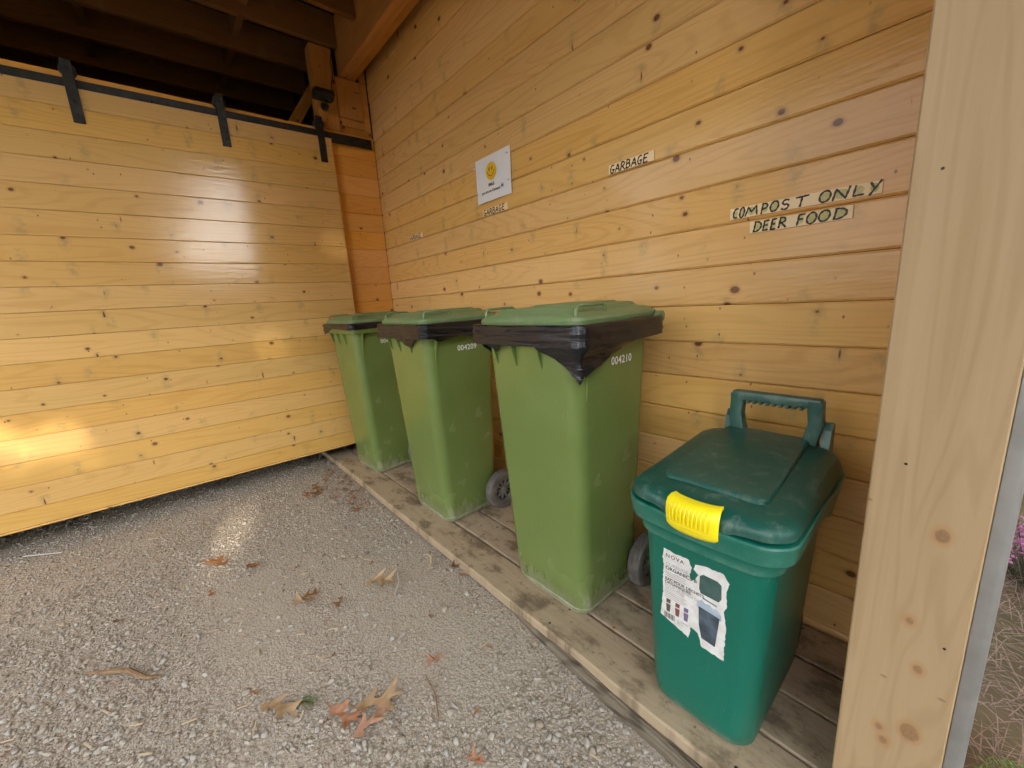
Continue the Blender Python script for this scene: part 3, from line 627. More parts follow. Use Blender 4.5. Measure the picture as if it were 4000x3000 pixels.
# raised panel on the lid
def surf(x, y): return lidz(.033, 1.0)(x, y)
rings = []
for q_, dz in ((1.0, -.004), (.992, .008), (.968, .0115), (.5, .0125), (.05, .013)):
    rings.append([(x, y + .022, surf(x, y + .022) + dz) for x, y in [(px * (1 - .06 * (py / .2)), py) for px, py in rrect(.112 * q_, .192 * q_, .022 * q_, 6)]])
shade(link('raised_panel', loft(rings, False, True), M['compostlid'], clid), 24)
# handle and its brackets
def hshape(sx):
    c_ = .016; w_ = .096
    return [(c_ + sx * w_ * .98, .222, .56), (c_ + sx * w_ * .97, .220, .655), (c_ + sx * w_ * .92, .214, .685), (c_ + sx * w_ * .98, .210, .712), (c_ + sx * w_ * 1.03, .213, .738), (c_ + sx * w_, .210, .775), (c_ + sx * w_, .208, .800)]
def flat_sweep(P, wx, wy):
    rings = []
    for p in P: rings.append([(p[0] + a * wx, p[1] + b * wy, p[2]) for a, b in ((-1, -1), (-.8, -1.15), (.8, -1.15), (1, -1), (1, 1), (.8, 1.1), (-.8, 1.1), (-1, 1))])
    return loft(rings)
hd = thing_h = shade(link('handle', join_me([flat_sweep(hshape(-1), .0165, .016), flat_sweep(hshape(1), .0165, .016), box_me(-.095, .127, .191, .227, .780, .808, .008, 2)]), M['compostlid'], cb), 40)
for i in range(9): link('grip_rib', box_me(-.004, .004, .192, .224, .773, .782, .001), M['compostlid'], hd, (-.050 + i * .0165, 0, 0))
for sx in (-1, 1):
    pts = [(.228, .55), (.255, .60), (.255, .725), (.245, .738), (.228, .738), (.218, .722), (.204, .665), (.165, .640), (.165, .55)]
    m = loft([[(.016 + sx * (.112 + o_ * .020), a, z) for a, z in pts] for o_ in (0, 1)])
    link('handle_bracket', m, M['compostlid'], cb)
# latch
rings = []
nx, nz = 24, 16
V = []; F = []
prof = [(-.232, .641), (-.246, .642), (-.256, .638), (-.2615, .630), (-.2635, .619), (-.2635, .606), (-.2625, .594), (-.260, .583), (-.257, .5775), (-.252, .576)]
for i in range(nx + 1):
    u = -1 + 2 * i / nx
    for j, (a, z) in enumerate(prof):
        half = .058 - .004 * (j / len(prof)) - (.004 if j in (0, len(prof) - 1) else 0) - (.0015 if j in (1, len(prof) - 2) else 0)
        V.append((u * half, a + (.004 * abs(u) ** 6) + .006 * u * u, z + .002 * u * u))
k = len(prof)
for i in range(nx):
    for j in range(k - 1): F.append((i * k + j, (i + 1) * k + j, (i + 1) * k + j + 1, i * k + j + 1))
me = mk(V, F); bm = bmesh.new(); bm.from_mesh(me); bmesh.ops.solidify(bm, geom=bm.faces[:], thickness=.006); bmesh.ops.recalc_face_normals(bm, faces=bm.faces); bm.to_mesh(me); bm.free()
la = shade(link('latch', me, M['yellow'], cb), 50)
for i in range(9):
    x = -.036 + i * .009; yo = .006 * (x / .056) ** 2 - .0085
    shade(link('rib', tube([(x, -.247 + yo, .6415), (x, -.2575 + yo, .6365), (x, -.2632 + yo, .628), (x, -.265 + yo, .616), (x, -.2648 + yo, .602)], .0024, 8), M['yellow'], la))
shade(link('rib_border', tube([(-.045, -.2655, .632), (-.045, -.2690, .61), (-.043, -.2690, .597), (-.02, -.2705, .594), (.02, -.2705, .594), (.043, -.2690, .597), (.045, -.2690, .61), (.045, -.2655, .632)], .0016, 6), M['yellow'], la))
for sx in (-1, 1): make_wheel(cb, sx * .098, .192, .085, sx, .86)
shade(link('axle', tube([(-.1, .192, .085), (.1, .192, .085)], .008, 8), M['bolt'], cb))
# sticker on the front: local frame (u right, v up) laid on the sloping front face
def fpt(u, v, d=.0012):      # u, v in metres from the sticker's lower left
    x = -.0925 + u; z = .252 + v; hx, hy, r = csec(z); return (x, -hy - d, z)
def on_front(me, d):
    for vtx in me.vertices: vtx.co = fpt(vtx.co.x, vtx.co.y, d + vtx.co.z)
    return me
def jag(pts, amp=.0013, step=.006):
    out = []
    for i in range(len(pts)):
        a, b = Vector(pts[i]), Vector(pts[(i + 1) % len(pts)]); k = max(1, int((b - a).length / step))
        for j in range(k): q = a.lerp(b, j / k); out.append((q.x + random.uniform(-amp, amp), q.y + random.uniform(-amp, amp)))
    return out
stk = link('sticker', on_front(polyfill(jag([(.004, .075), (.0, .03), (.075, .004), (.079, .04), (.098, .034), (.105, .0), (.158, -.002), (.160, .09), (.155, .13), (.161, .15), (.157, .185), (.163, .21), (.150, .228), (.105, .226), (.085, .220), (.083, .205), (.094, .195), (.088, .18), (.080, .172), (.074, .182), (.078, .207), (.07, .226), (.03, .223), (.022, .228), (.008, .227), (.004, .2), (.008, .18), (.004, .13), (.006, .10)])), .0012), M['stickerpaper'], cb)
stk['label'] = 'torn white product sticker with small bin pictures'
def pr(kind, pts, mat, d=.0016): return link(kind, on_front(polyfill(pts), d), M[mat], stk)
def ptxt(s_, size, u, v, mat, bold=.0, sp=1.0):
    me = text_me(s_, size, bold=bold, space=sp); me.transform(Matrix.Translation((u, v, 0))); return link('lettering', on_front(me, .0017), M[mat], stk)
ptxt('NOVA', .0145, .012, .206, 'print', .0003, 1.25); ptxt('PRODUCTS', .0045, .013, .2005, 'greyprint', 0, 1.4)
ptxt('CURBSIDE', .0125, .013, .183, 'greyprint', .0003); ptxt('ORGANICS B', .0135, .012, .171, 'print', .0004)
ptxt('BAC POUR DÉCHETS', .0105, .011, .140, 'print', .0003); ptxt('ORGANIQUES', .0105, .011, .131, 'print', .0003); ptxt('POUR LE BORD DU', .0105, .011, .122, 'greyprint', .0002); ptxt('TROTTOIR', .0105, .011, .113, 'greyprint', .0002)
for k in range(4): pr('fine_print', [(.012, .1655 - k * .0055), (.066 - 4e-3 * (k % 2), .1655 - k * .0055), (.066 - 4e-3 * (k % 2), .1635 - k * .0055), (.012, .1635 - k * .0055)], 'greyprint')
for k in range(4): pr('fine_print', [(.011, .108 - k * .0055), (.068 - 6e-3 * (k % 2), .108 - k * .0055), (.068 - 6e-3 * (k % 2), .1063 - k * .0055), (.011, .1063 - k * .0055)], 'greyprint')
for k, (u, mt) in enumerate(((.015, 'red'), (.039, 'red'), (.061, 'purple'))):
    pr('pictured_bin', [(u, .074), (u + .011, .074), (u + .012, .086), (u + .001, .086)], mt if k else 'print'); pr('pictured_bin', [(u + .001, .048), (u + .010, .048), (u + .012, .071), (u, .071)], mt if k else 'print')
for k in range(11): pr('barcode_bar', [(.010 + k * .0026, .028), (.0112 + k * .0026 + (k % 3) * .0004, .028), (.0112 + k * .0026 + (k % 3) * .0004, .044), (.010 + k * .0026, .044)], 'print')
ptxt('13 Gallons', .0066, .044, .035, 'print'); ptxt('(57 L)', .0066, .045, .028, 'print')
pr('pictured_lid', [(.101, .150), (.142, .149), (.148, .160), (.147, .196), (.138, .202), (.106, .203), (.098, .196), (.097, .160)], 'tealprint')
pr('pictured_rim', [(.092, .108), (.150, .101), (.149, .117), (.093, .124)], 'sky_print'); pr('pictured_body', [(.097, .112), (.146, .106), (.138, .022), (.106, .026), (.099, .06)], 'slate', .0018)
pr('pictured_hinge', [(.106, .138), (.139, .134), (.139, .137), (.106, .141)], 'slate'); pr('pictured_food', [(.094, .124), (.104, .133), (.112, .127), (.122, .130), (.130, .124), (.140, .127), (.147, .118), (.12, .121)], 'sky_print')

# ------------------------------------------------------------------ signs on the wall
def arc(cx, cy, rx, ry, a0, a1, n=14): return [(cx + rx * math.cos(R(a0 + (a1 - a0) * i / n)), cy + ry * math.sin(R(a0 + (a1 - a0) * i / n))) for i in range(n + 1)]
GL = {   # hand-drawn capitals as strokes in a 1 x 1 box
 'G': [arc(.55, .5, .42, .5, 60, 300, 16) + [(.80, .16), (.82, .42)], [(.52, .42), (.95, .43)]],
 'A': [[(.03, 0), (.5, 1), (.97, 0)], [(.22, .36), (.80, .36)]],
 'R': [[(.12, 0), (.15, 1)], [(.12, .97)] + arc(.3, .74, .48, .25, 85, -95, 10) + [(.16, .48)], [(.35, .5), (.95, .0)]],
 'B': [[(.12, 0), (.14, 1)], [(.12, .98)] + arc(.3, .76, .42, .22, 85, -90, 9) + [(.16, .54)], [(.2, .54)] + arc(.35, .28, .5, .27, 85, -90, 10) + [(.10, .01)]],
 'E': [[(.15, 0), (.17, 1)], [(.15, .98), (.85, 1.0)], [(.16, .52), (.70, .54)], [(.14, .02), (.88, .03)]],
 'C': [arc(.6, .5, .5, .5, 55, 300, 16)], 'O': [arc(.5, .5, .46, .5, 90, 452, 22)],
 'M': [[(.02, 0), (.18, .95), (.5, .35), (.82, 1), (.98, 0)]],
 'P': [[(.12, 0), (.14, 1)], [(.12, .97)] + arc(.3, .72, .52, .26, 85, -95, 11) + [(.16, .45)]],
 'S': [arc(.5, .74, .36, .25, 40, 250, 11) + arc(.48, .27, .40, .27, 70, -150, 11)],
 'T': [[(.0, .96), (1.0, 1.02)], [(.5, 1), (.46, 0)]], 'N': [[(.05, 0), (.12, 1), (.80, .05), (.92, 1.05)]], 'L': [[(.15, 1), (.12, .03), (.95, .06)]],
 'Y': [[(.02, 1.0), (.45, .5)], [(.98, 1.05), (.2, -.12)]], 'D': [[(.12, 0), (.15, 1)], [(.08, .98)] + arc(.25, .5, .68, .5, 88, -88, 16) + [(.08, .02)]],
 'F': [[(.15, -.02), (.18, 1)], [(.15, .98), (.92, 1.0)], [(.17, .52), (.72, .55)]]}
def ribbon(P, w, z=0.0, th=.0006):
    P = [Vector((a, b)) for a, b in P]; q = [P[0]]
    for a, b in zip(P, P[1:]):
        k = max(1, int((b - a).length / .004)); q += [a.lerp(b, j / k) for j in range(1, k + 1)]
    V = []; F = []
    for i, p in enumerate(q):
        t = (q[min(i + 1, len(q) - 1)] - q[max(i - 1, 0)]); t = t.normalized() if t.length > 1e-9 else Vector((1, 0)); nn_ = Vector((-t.y, t.x)); ww = w * (.5 + .12 * math.sin(i * 1.7 + p.x * 90)); 
        e = .25 * w * (1 if i == len(q) - 1 else (-1 if i == 0 else 0)); p = p + t * e
        V += [(p.x + nn_.x * ww, p.y + nn_.y * ww, z), (p.x - nn_.x * ww, p.y - nn_.y * ww, z)]
    for i in range(len(q) - 1): F.append((2 * i, 2 * i + 1, 2 * i + 3, 2 * i + 2))
    return mk(V, F)
WM = Matrix(((1, 0, 0, 0), (0, 0, -1, 0), (0, 1, 0, 0), (0, 0, 0, 1)))     # local xy -> wall xz, local +z -> -y (out of the wall)
def wall_sign(x0, x1, z0, z1, text, xs, label, ink='ink', lw=.0042, chalk=False, seed=1, y=-.0045):
    rs = random.Random(seed); W_, H_ = x1 - x0, z1 - z0
    t = thing('painted_sign', label, 'sign', (x0, y, z0))
    bm_ = box_me(0, W_, 0, H_, -.0035, .0015, .0007); bm_.transform(WM); link('plaque', bm_, M['signwood'], t)
    for ch, (a, b) in zip([c for c in text if c != ' '], xs):
        lo, hi = H_ * (.08 + rs.uniform(-.02, .04)), H_ * (.92 + rs.uniform(-.05, .03)); mesh = []
        for st in GL[ch]: mesh.append(ribbon([(a + (b - a) * px + (.004 * (py - .5)), lo + (hi - lo) * py) for px, py in st], lw, .0019))
        me = join_me(mesh); me.transform(WM); link('letter', me, M[ink], t)
        if chalk and ch not in 'ST':
            cx, cy = (a + b) / 2, (lo + hi) / 2; pts = [(cx + (b - a) * (.40 + rs.uniform(-.04, .06)) * math.cos(k * .524), cy + (hi - lo) * (.43 + rs.uniform(-.05, .06)) * math.sin(k * .524)) for k in range(12)]
            pm_ = polyfill(pts, .00165); pm_.transform(WM); link('marker_fill', pm_, M['chalk'], t)
    return t
def even(n, w, h0=.03, h1=.97, gap=.12):
    s = (h1 - h0) * w / n; return [(h0 * w + i * s + gap * s * .5, h0 * w + (i + 1) * s - gap * s * .5) for i in range(n)]
wall_sign(.410, .611, 1.627, 1.661, 'GARBAGE', even(7, .185), 'farthest GARBAGE sign, the small one near the corner', 'brownink', .0056, seed=2)
wall_sign(1.298, 1.508, 1.627, 1.661, 'GARBAGE', even(7, .195), 'middle GARBAGE sign, just below the white smiley notice', 'brownink', .0056, seed=3)
wall_sign(2.131, 2.326, 1.628, 1.663, 'GARBAGE', even(7, .180), 'nearest GARBAGE sign, right of the white smiley notice', 'ink', .0052, seed=4)
k_ = .365 / 1657.0
X_ = lambda *p: [((a - 275) * k_, (b - 275) * k_) for a, b in p]
wall_sign(2.597, 2.962, 1.374, 1.407, 'COMPOST ONLY', X_((318, 385), (405, 468), (485, 640), (683, 770), (790, 892), (920, 1020), (1080, 1215), (1335, 1455), (1475, 1640), (1665, 1780), (1815, 1910)), 'pale wooden sign reading COMPOST ONLY above the compost bin', 'ink', .0050, True, 5)
k2 = .251 / 1128.0
Y_ = lambda *p: [((a - 485) * k2, (b - 485) * k2) for a, b in p]
wall_sign(2.657, 2.908, 1.323, 1.357, 'DEER FOOD', Y_((535, 638), (650, 728), (745, 815), (838, 935), (1045, 1130), (1150, 1258), (1275, 1395), (1425, 1565)), 'pale wooden sign reading DEER FOOD below the COMPOST ONLY sign', 'ink', .0050, True, 6)
# smiley notice
nt = thing('paper_notice', 'white paper notice with yellow smiley face pinned to the wall', 'notice', (1.263, -.0022, 1.694))
nx_, nz_ = 14, 10; V = []; F = []
for i in range(nx_ + 1):
    for j in range(nz_ + 1):
        u, v = i / nx_, j / nz_; V.append((u * .288, -.0022 - .0035 * (math.sin(u * 3.1) * (1 - v) ** 2 + .6 * math.sin(v * 6) * u * u) - .006 * max(0, .25 - v) * abs(math.sin(u * 7)) - .0035, v * .221))
for i in range(nx_):
    for j in range(nz_): a = i * (nz_ + 1) + j; F.append((a, a + nz_ + 1, a + nz_ + 2, a + 1))
link('sheet', mk(V, F), M['paper'], nt, smooth=True)
def np_(name, me, mat, d=.0135): me.transform(Matrix.Translation((0, -d, 0)) @ WM); return link(name, me, M[mat], nt)
disc = lambda cx, cy, rx, ry, n=28: polyfill([(cx + rx * math.cos(2 * math.pi * k / n), cy + ry * math.sin(2 * math.pi * k / n)) for k in range(n)])
np_('smiley', disc(.137, .142, .042, .042), 'smile', .0115); np_('eye', disc(.125, .152, .004, .010), 'ink', .0125); np_('eye', disc(.149, .152, .004, .010), 'ink', .0125)
np_('mouth', ribbon(arc(.137, .144, .028, .026, 190, 350, 16), .0032), 'ink', .0125); np_('mouth', join_me([ribbon([(.105, .142), (.113, .136)], .003), ribbon([(.161, .136), (.169, .142)], .003)]), 'ink', .0125)
me = text_me('SMILE,', .020, 'CENTER', bold=.0006); me.transform(Matrix.Translation((.137, .071, 0))); np_('lettering', me, 'print', .0125)
me = text_me('you are on Camera!', .0195, 'CENTER', bold=.0006); me.transform(Matrix.Translation((.128, .041, 0))); np_('lettering', me, 'print', .0125)
np_('camera_icon', polyfill([(.214, .043), (.236, .043), (.236, .057), (.229, .063), (.214, .061)]), 'sky_print', .0125); np_('camera_icon', polyfill([(.217, .047), (.232, .047), (.232, .054), (.217, .056)]), 'red', .0128)
for u, v in ((-.001, .185), (.004, .055), (.270, .190), (.274, .065)):
    me = tube([(u, v, 0), (u, v, .006), (u, v, .012), (u, v, .013)], [.003, .0025, .0045, .0042], 8); me.transform(Matrix.Translation((0, -.006, 0)) @ WM); shade(link('push_pin', me, M['clear'], nt))

# ------------------------------------------------------------------ security camera
sc_ = thing('security_camera', 'small black security camera with hood mounted on the timber post', 'camera', (.002, -.345, 2.60))
me = loft([[(.0, -.06, .0), (.0, .06, .0), (.0, .06, .05), (.0, -.06, .05)], [(.05, -.062, -.006), (.05, .062, -.006), (.05, .062, .05), (.05, -.062, .05)], [(.085, -.062, .018), (.085, .062, .018), (.085, .062, .045), (.085, -.062, .045)]]); link('hood', me, M['camblack'], sc_)
shade(link('bracket', tube([(.03, .02, .0), (.035, .018, -.02), (.045, .01, -.035)], .008, 8), M['camblack'], sc_)); link('screw', tube([(.05, .03, -.005), (.062, .038, -.022)], .0028, 6), M['steel'], sc_)
me = loft([[(x, r * math.cos(2 * math.pi * j / 18), r * math.sin(2 * math.pi * j / 18)) for j in range(18)] for x, r in ((-.02, .006), (-.018, .018), (-.005, .026), (.012, .027), (.02, .024), (.02, .017), (.013, .015))]); me.transform(Matrix.Rotation(R(18), 4, 'Y')); sd = shade(link('camera_head', me, M['camblack'], sc_, (.055, -.006, -.055)), 40)
me = loft([[(x, r * math.cos(2 * math.pi * j / 14), r * math.sin(2 * math.pi * j / 14)) for j in range(14)] for x, r in ((.013, .0148), (.016, .009), (.017, .001))]); me.transform(Matrix.Rotation(R(18), 4, 'Y')); lens = NT('lens_glass').set(col=(.02, .02, .025), rough=.08); link('lens', me, lens, sd, (0, 0, 0))
shade(link('cable', tube([(.012, .06, .03), (.018, .072, .06), (.014, .078, .12), (.014, .096, .18), (.012, .092, .26), (.016, .106, .33), (.008, .118, .40)], .0032, 6), M['camblack'], sc_))

# ------------------------------------------------------------------ leaves, twigs and litter on the gravel
def leaf_me(seed, L=.11, curl=.02, wid=1.0):
    rs = random.Random(seed); n = 44; V = []; F = []
    lob = 1.9 + rs.uniform(-.2, .4); bend = rs.uniform(-.25, .25)
    for i in range(n + 1):
        t = i / n
        if t < .13: wL = wR = .0016
        else:
            q = (t - .13) / .87; env = math.sin(math.pi * min(1, q ** .8 * .97 + .03)) ** .7
            wave = lambda ph: (.10 + .90 * max(0, 1 - abs(((lob * q + ph) % 1.0) - .5) * 3.1))
            wL = L * .38 * wid * env * wave(.15) + .003; wR = L * .38 * wid * env * wave(.4) + .003
        x = L * t; y0 = bend * L * math.sin(t * 2); z = curl * (math.sin(t * 4 + seed) * .35 + .35)
        for s, w_ in ((1, wL), (0, 0), (-1, wR)):
            V.append((x + abs(s) * w_ * .75, y0 + s * w_, z + (w_ / (L * .36)) ** 2 * curl * (.75 + .5 * math.sin(seed * 2 + t * 9 + s)) + .002))
    for i in range(n):
        a = 3 * i; F += [(a, a + 1, a + 4, a + 3), (a + 1, a + 2, a + 5, a + 4)]
    return mk(V, F)
LV = [(.951, -1.424, 'orange', .15, 200, 1.1, 'large orange oak leaf alone on the gravel in the left middle'),
      (1.000, -1.345, 'orange', .10, 20, 1.0, 'smaller orange oak leaf touching the large orange leaf at left'),
      (1.52, -1.165, 'tan', .11, 250, .9, 'tan oak leaf left of the spread tan leaf in the middle of the gravel'),
      (1.563, -1.001, 'tan', .15, 35, 1.2, 'widely spread tan oak leaf in the middle of the gravel'),
      (1.475, -1.225, 'orange', .07, 100, 1.0, 'small crumpled orange leaf left of the tan leaves'),
      (1.58, -1.09, 'brown', .06, 300, 1.0, 'tiny dark brown leaf between the tan leaves'),
      (2.02, -1.285, 'red', .135, 30, .8, 'rust-red oak leaf in the cluster of three near the bottom'),
      (2.075, -1.24, 'tan', .16, 65, 1.0, 'long tan oak leaf standing up in the cluster of three near the bottom'),
      (2.165, -1.275, 'pink', .13, 85, .8, 'pinkish oak leaf at the lower end of the cluster of three'),
      (1.87, -1.44, 'tan', .15, 30, .8, 'pale tan leaf left of the rust-red leaf near the bottom'),
      (.529, -.96, 'orange', .12, 160, 1.0, 'orange oak leaf on the gravel left of the middle bin'),
      (.36, -.86, 'brown', .13, 340, 1.0, 'brown oak leaf on the gravel below the farthest bin'),
      (1.73, -.676, 'brown', .055, 60, 1.4, 'brown oval leaf by the deck front below the nearest bin'),
      (1.80, -.668, 'pink', .05, 10, 1.4, 'pinkish leaf scrap by the deck edge below the nearest bin'),
      (2.118, -.934, 'pink', .07, 250, 1.0, 'flat pinkish leaf scrap in front of the edging timber'),
      (2.47, -1.03, 'red', .05, 200, 1.2, 'dark red leaf at the very bottom edge of the photograph')]
for k, (x, y, col, L, rz, wd, lab) in enumerate(LV):
    o = link('oak_leaf', leaf_me(k + 3, L * .95, .022 if L > .08 else .012, wd), M['leaf_' + col], None, (x, y, gz(x, y) + .010), (random.uniform(-.12, .12), random.uniform(-.12, .12), R(rz)), smooth=True); tag(o, lab, 'leaf', 'fallen leaves on the gravel')
V = []; F = []; mats = []
bits = [leaf_me(50 + k, .06 + .03 * (k % 3), .016, 1.0) for k in range(5)]
for k in range(95):
    me = bits[k % 5]; q = random.random()
    if k < 55: x = random.uniform(.02, .95); y = -.67 - abs(random.gauss(0, .10))
    else: x = random.uniform(.2, 2.6); y = random.uniform(-2.1, -.68)
    s = random.uniform(.25, .65) if k < 55 else random.uniform(.15, .4)
    mt = Matrix.Translation((x, y, gz(x, y) + .008)) @ Matrix.Rotation(random.uniform(0, 6.28), 4, 'Z') @ Matrix.Rotation(random.uniform(-.3, .3), 4, 'X') @ Matrix.Scale(s, 4)
    b = len(V); V += [(mt @ v.co)[:] for v in me.vertices]; F += [[b + i for i in p.vertices] for p in me.polygons]; mats += [random.choice((0, 1, 2, 2))] * len(me.polygons)
me = mk(V, F); [me.materials.append(M[q]) for q in ('leaf_orange', 'leaf_pink', 'leaf_brown')]; me.polygons.foreach_set('material_index', mats)
tag(link('leaf_litter', me, None, smooth=True), 'crumbled brown and orange leaf litter along the deck edge', 'leaf litter', kind='stuff')
ms = []
for k in range(170):
    x = random.uniform(-.1, 3.0); y = random.uniform(-2.3, -.67); L = random.uniform(.012, .045); a = random.gauss(.5, .9)
    m = box_me(-L / 2, L / 2, -.0022, .0022, 0, .0018); m.transform(Matrix.Translation((x, y, gz(x, y) + random.uniform(.008, .013))) @ Matrix.Rotation(a, 4, 'Z') @ Matrix.Rotation(random.uniform(-.15, .15), 4, 'Y')); ms.append(m)
tag(link('wood_chips', join_me(ms), M['straw']), 'pale wood chips and straw bits strewn over the gravel', 'wood chips', kind='stuff')
def stick(pts, r, mat, label, cat='twig', name='twig'):
    P = [(x, y, gz(x, y) + z) for x, y, z in pts]; tag(shade(link(name, tube(P, r, 7), M[mat])), label, cat)
stick([(1.31, -1.86, .012), (1.37, -1.80, .016), (1.42, -1.745, .018), (1.50, -1.70, .014), (1.53, -1.66, .012)], [.003, .007, .008, .006, .003], 'twig', 'curved brown bark strip on the gravel at lower left')
stick([(.03, -2.22, .012), (.085, -2.14, .014), (.13, -2.07, .012)], .0032, 'whitestraw', 'white stick on the gravel below the sliding door', 'stick', 'white_stick')
stick([(1.72, -.93, .011), (1.665, -.885, .014), (1.60, -.86, .011)], .003, 'whitestraw', 'thin white straw on the gravel in front of the nearest bin', 'straw', 'straw')
stick([(1.57, -.70, .012), (1.62, -.70, .02), (1.66, -.725, .018), (1.69, -.765, .012)], [.002, .006, .005, .001], 'straw', 'curved pale husk beside the deck left of the nearest bin', 'husk', 'husk')
stick([(2.14, -1.02, .010), (2.22, -1.03, .013), (2.29, -1.06, .010)], .0022, 'twig', 'thin bare twig right of the leaf cluster near the bottom')
sp_ = []
for k in range(26):
    t = k / 26; a = (1 if k % 2 else -1) * R(50); b = Vector((.055 * t, .004 * math.sin(t * 3), .006 + .004 * t)); e_ = b + Vector((.022 * math.cos(a), .022 * math.sin(a), .004)); sp_.append(tube([b, b.lerp(e_, .6) + Vector((0, 0, .001)), e_], [.0011, .001, .0003], 4))
sp_.append(tube([(-.03, 0, .004), (.0, 0, .006), (.055, 0, .011)], .0013, 5))
tag(link('fir_sprig', join_me(sp_), M['needle'], None, (1.945, -1.345, gz(1.945, -1.345) + .008), (0, 0, R(40))), 'small green fir sprig next to the rust-red leaf', 'sprig')

# ------------------------------------------------------------------ outside to the right
hw = thing('white_house', 'white clapboard wall glimpsed outside past the timber post', 'house', (3.0, 2.3, 0))
cm = loft([[(0, 0, 0), (0, -.018, .002), (0, -.004, .132), (0, .01, .132)], [(3.2, 0, 0), (3.2, -.018, .002), (3.2, -.004, .132), (3.2, .01, .132)]])
for i in range(18): link('clapboard', cm, M['siding'], hw, (0, 0, .1 + i * .125))
link('wall', box_me(0, 3.2, .012, .2, -.05, 2.6), M['siding'], hw)
gb = []
V = []; F = []
for k in range(5200):
    x = random.uniform(3.24, 4.3); y = random.uniform(-.75, 1.5); L = random.uniform(.04, .15); a = random.uniform(0, 6.28); up = random.uniform(.1, .8); wd = random.uniform(.0008, .0018)
    d = Vector((math.cos(a), math.sin(a), 0)); s = Vector((-d.y, d.x, 0)) * wd; p = Vector((x, y, -.025 + random.uniform(0, .03))); m = p + d * L * .5 + Vector((0, 0, L * up * .5)); e_ = p + d * L + Vector((0, 0, L * up * .45))
    b = len(V); V += [p + s, p - s, m + s, m - s, e_]; F += [(b, b + 1, b + 3, b + 2), (b + 2, b + 3, b + 4)]
tag(link('dry_grass', mk(V, F), M['drygrass']), 'matted dry brown grass outside to the right of the post', 'grass', kind='stuff')
def shrub(name, x, y, h, rad, n, label, cat, flower):
    t = thing(name, label, cat, (x, y, -.02)); ms = []; fl_ = []
    V = []; F = []
    for k in range(n):
        a = random.uniform(0, 6.28); rr = rad * math.sqrt(random.random()); hh = h * (1 - .55 * (rr / rad) ** 2) * random.uniform(.75, 1.05); p0 = Vector((rr * .5 * math.cos(a), rr * .5 * math.sin(a), 0)); p1 = Vector((rr * math.cos(a), rr * math.sin(a), hh))
        for q in range(16):
            tq = (q + 1) / 16; c_ = p0.lerp(p1, tq); an = random.uniform(0, 6.28); dd = Vector((math.cos(an), math.sin(an), random.uniform(.2, 1))) * random.uniform(.008, .018); sd_ = Vector((-math.sin(an), math.cos(an), 0)) * .0022; b = len(V); V += [c_ + sd_, c_ - sd_, c_ + dd]; F.append((b, b + 1, b + 2))
        b = len(V); V += [p0 + Vector((.0012, 0, 0)), p0 - Vector((.0012, 0, 0)), p1]; F.append((b, b + 1, b + 2))
        if flower and random.random() < .75:
            bv, bf = ico(0)
            for q in range(7): o_ = p1.lerp(p0, q * .06) + Vector([random.gauss(0, .006) for _ in range(3)]); fl_.append((o_, random.uniform(.003, .006)))
    link('foliage', mk(V, F), M['heather' if flower else 'greenplant'], t)
    if flower:
        V = []; F = []
        for o_, s in fl_: b = len(V); V += [tuple(o_ + Vector(v) * s) for v in bv]; F += [tuple(b + i for i in f) for f in bf]
        link('blossom', mk(V, F), M['pink'], t)
shrub('heather_shrub', 3.44, .86, .30, .16, 150, 'pink flowering heather outside past the right post', 'shrub', True)
shrub('green_plant', 3.36, -.20, .09, .09, 70, 'low bright green plant at the bottom right corner outside', 'plant', False)

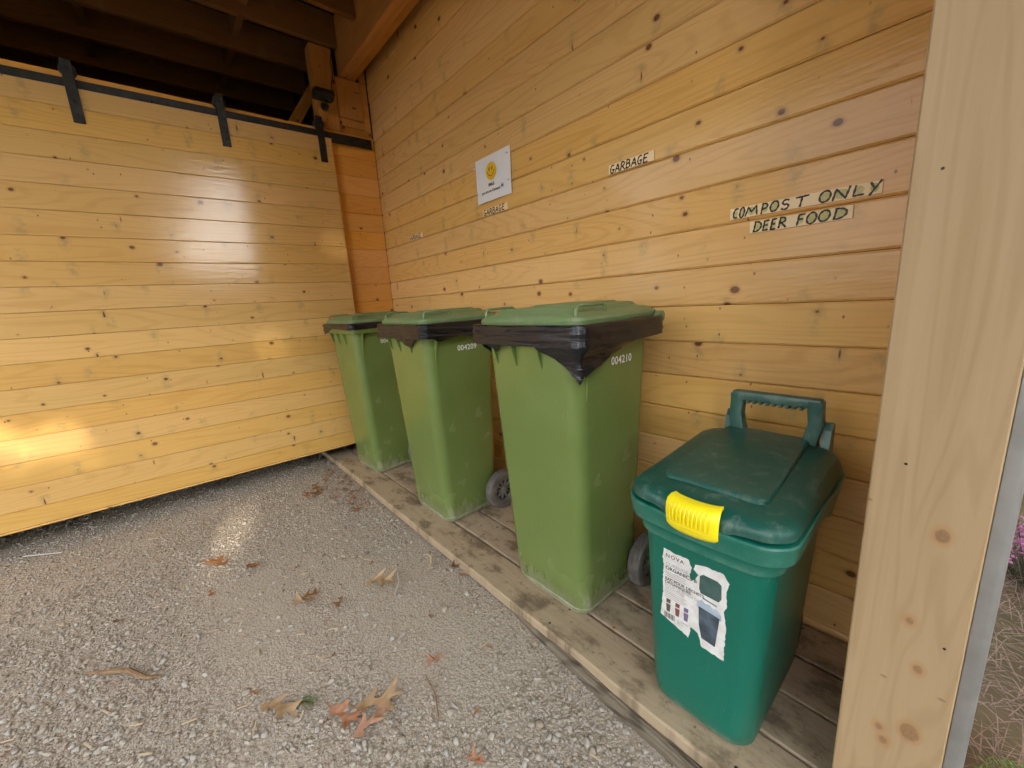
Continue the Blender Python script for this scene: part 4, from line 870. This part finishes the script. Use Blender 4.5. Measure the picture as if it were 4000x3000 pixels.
# ------------------------------------------------------------------ woodland out of frame behind the viewer: shades the yard, lets a few sun flecks through
flecks = [((.043, -.85, 1.024), .06), ((.054, -.47, 1.632), .035), ((.013, -2.15, .58), .075), ((.012, -1.93, .56), .03), ((.01, -2.35, .74), .05), ((.80, -1.45, 0), .02), ((.45, -1.30, 0), .01)]
sd3 = np.array(sun_dir); e1 = np.cross(sd3, (0, 0, 1.0)); e1 /= np.linalg.norm(e1); e2 = np.cross(e1, sd3)
fp = np.array([[np.dot(f, e1), np.dot(f, e2)] for f, _ in flecks]); fr = np.array([r for _, r in flecks])
V = []; F = []; MI = []
def tree(cx, cy, h, rad, n, leaf, gaps=False, zc=.62):
    tr = tube([(cx, cy, -.1), (cx + .1, cy, h * .3), (cx - .1, cy + .1, h * .6), (cx, cy, h * .92)], [.25, .2, .12, .03], 8)
    b = len(V); V.extend([v.co[:] for v in tr.vertices]); F.extend([[b + i for i in p.vertices] for p in tr.polygons]); MI.extend([1] * len(tr.polygons))
    for k in range(8):
        a = k * 2.4; z0 = h * (.25 + .07 * k); br = tube([(cx, cy, z0), (cx + rad * .4 * math.cos(a), cy + rad * .4 * math.sin(a), z0 + .5), (cx + rad * .8 * math.cos(a), cy + rad * .8 * math.sin(a), z0 + .9)], [.09, .06, .02], 5)
        b = len(V); V.extend([v.co[:] for v in br.vertices]); F.extend([[b + i for i in p.vertices] for p in br.polygons]); MI.extend([1] * len(br.polygons))
    u = rng.normal(size=(n, 3)); u /= np.linalg.norm(u, axis=1)[:, None]; rr = rng.uniform(.0, 1, n) ** .45
    cl = 1 + .18 * np.sin(u[:, 0] * 6 + cx) * np.sin(u[:, 2] * 7 + cy)
    P = np.array([cx, cy, h * zc]) + u * rr[:, None] * cl[:, None] * np.array([rad, rad, h * (1 - zc) * 1.05])
    if gaps:
        q = np.stack([P @ e1, P @ e2], 1); d = np.linalg.norm(q[:, None] - fp[None], axis=2); P = P[(d > fr[None] + leaf * .38).all(axis=1)]
    for p in P:
        a = rng.normal(size=3); a /= np.linalg.norm(a); c_ = np.cross(a, rng.normal(size=3)); c_ /= np.linalg.norm(c_); s = leaf * rng.uniform(.6, 1.2)
        b = len(V); V.extend([tuple(p - a * s), tuple(p + c_ * s * .6), tuple(p + a * s), tuple(p - c_ * s * .6)]); F.append((b, b + 1, b + 2, b + 3)); MI.append(0)
base = sd3 * 22; bx, by = base[0], base[1]
tree(bx, by - .6, 11.5, 5.4, 9000, .30, True)
for cx, cy, h, rad in ((24, 13.5, 12, 4.5), (17, 20, 11, 4.6), (27, 9.0, 11, 3.6), (22, -17, 13, 5), (14, -27, 11, 5), (6, -34, 9, 4.5), (-11, -33, 10, 5), (-20, -28, 9, 5)): tree(cx, cy, h, rad, 2200, .5)
for k in range(13): tree(30 + 2 * math.sin(k * 2.1), -24 + k * 4.1, 5.2 + .6 * math.sin(k * 1.7), 3.0, 900, .45, zc=.45)
me = mk(V, F); me.materials.append(M['foliage']); me.materials.append(M['bark']); me.polygons.foreach_set('material_index', MI)
tag(link('woodland', me), 'trees standing round the yard behind the viewer', 'trees', kind='stuff')
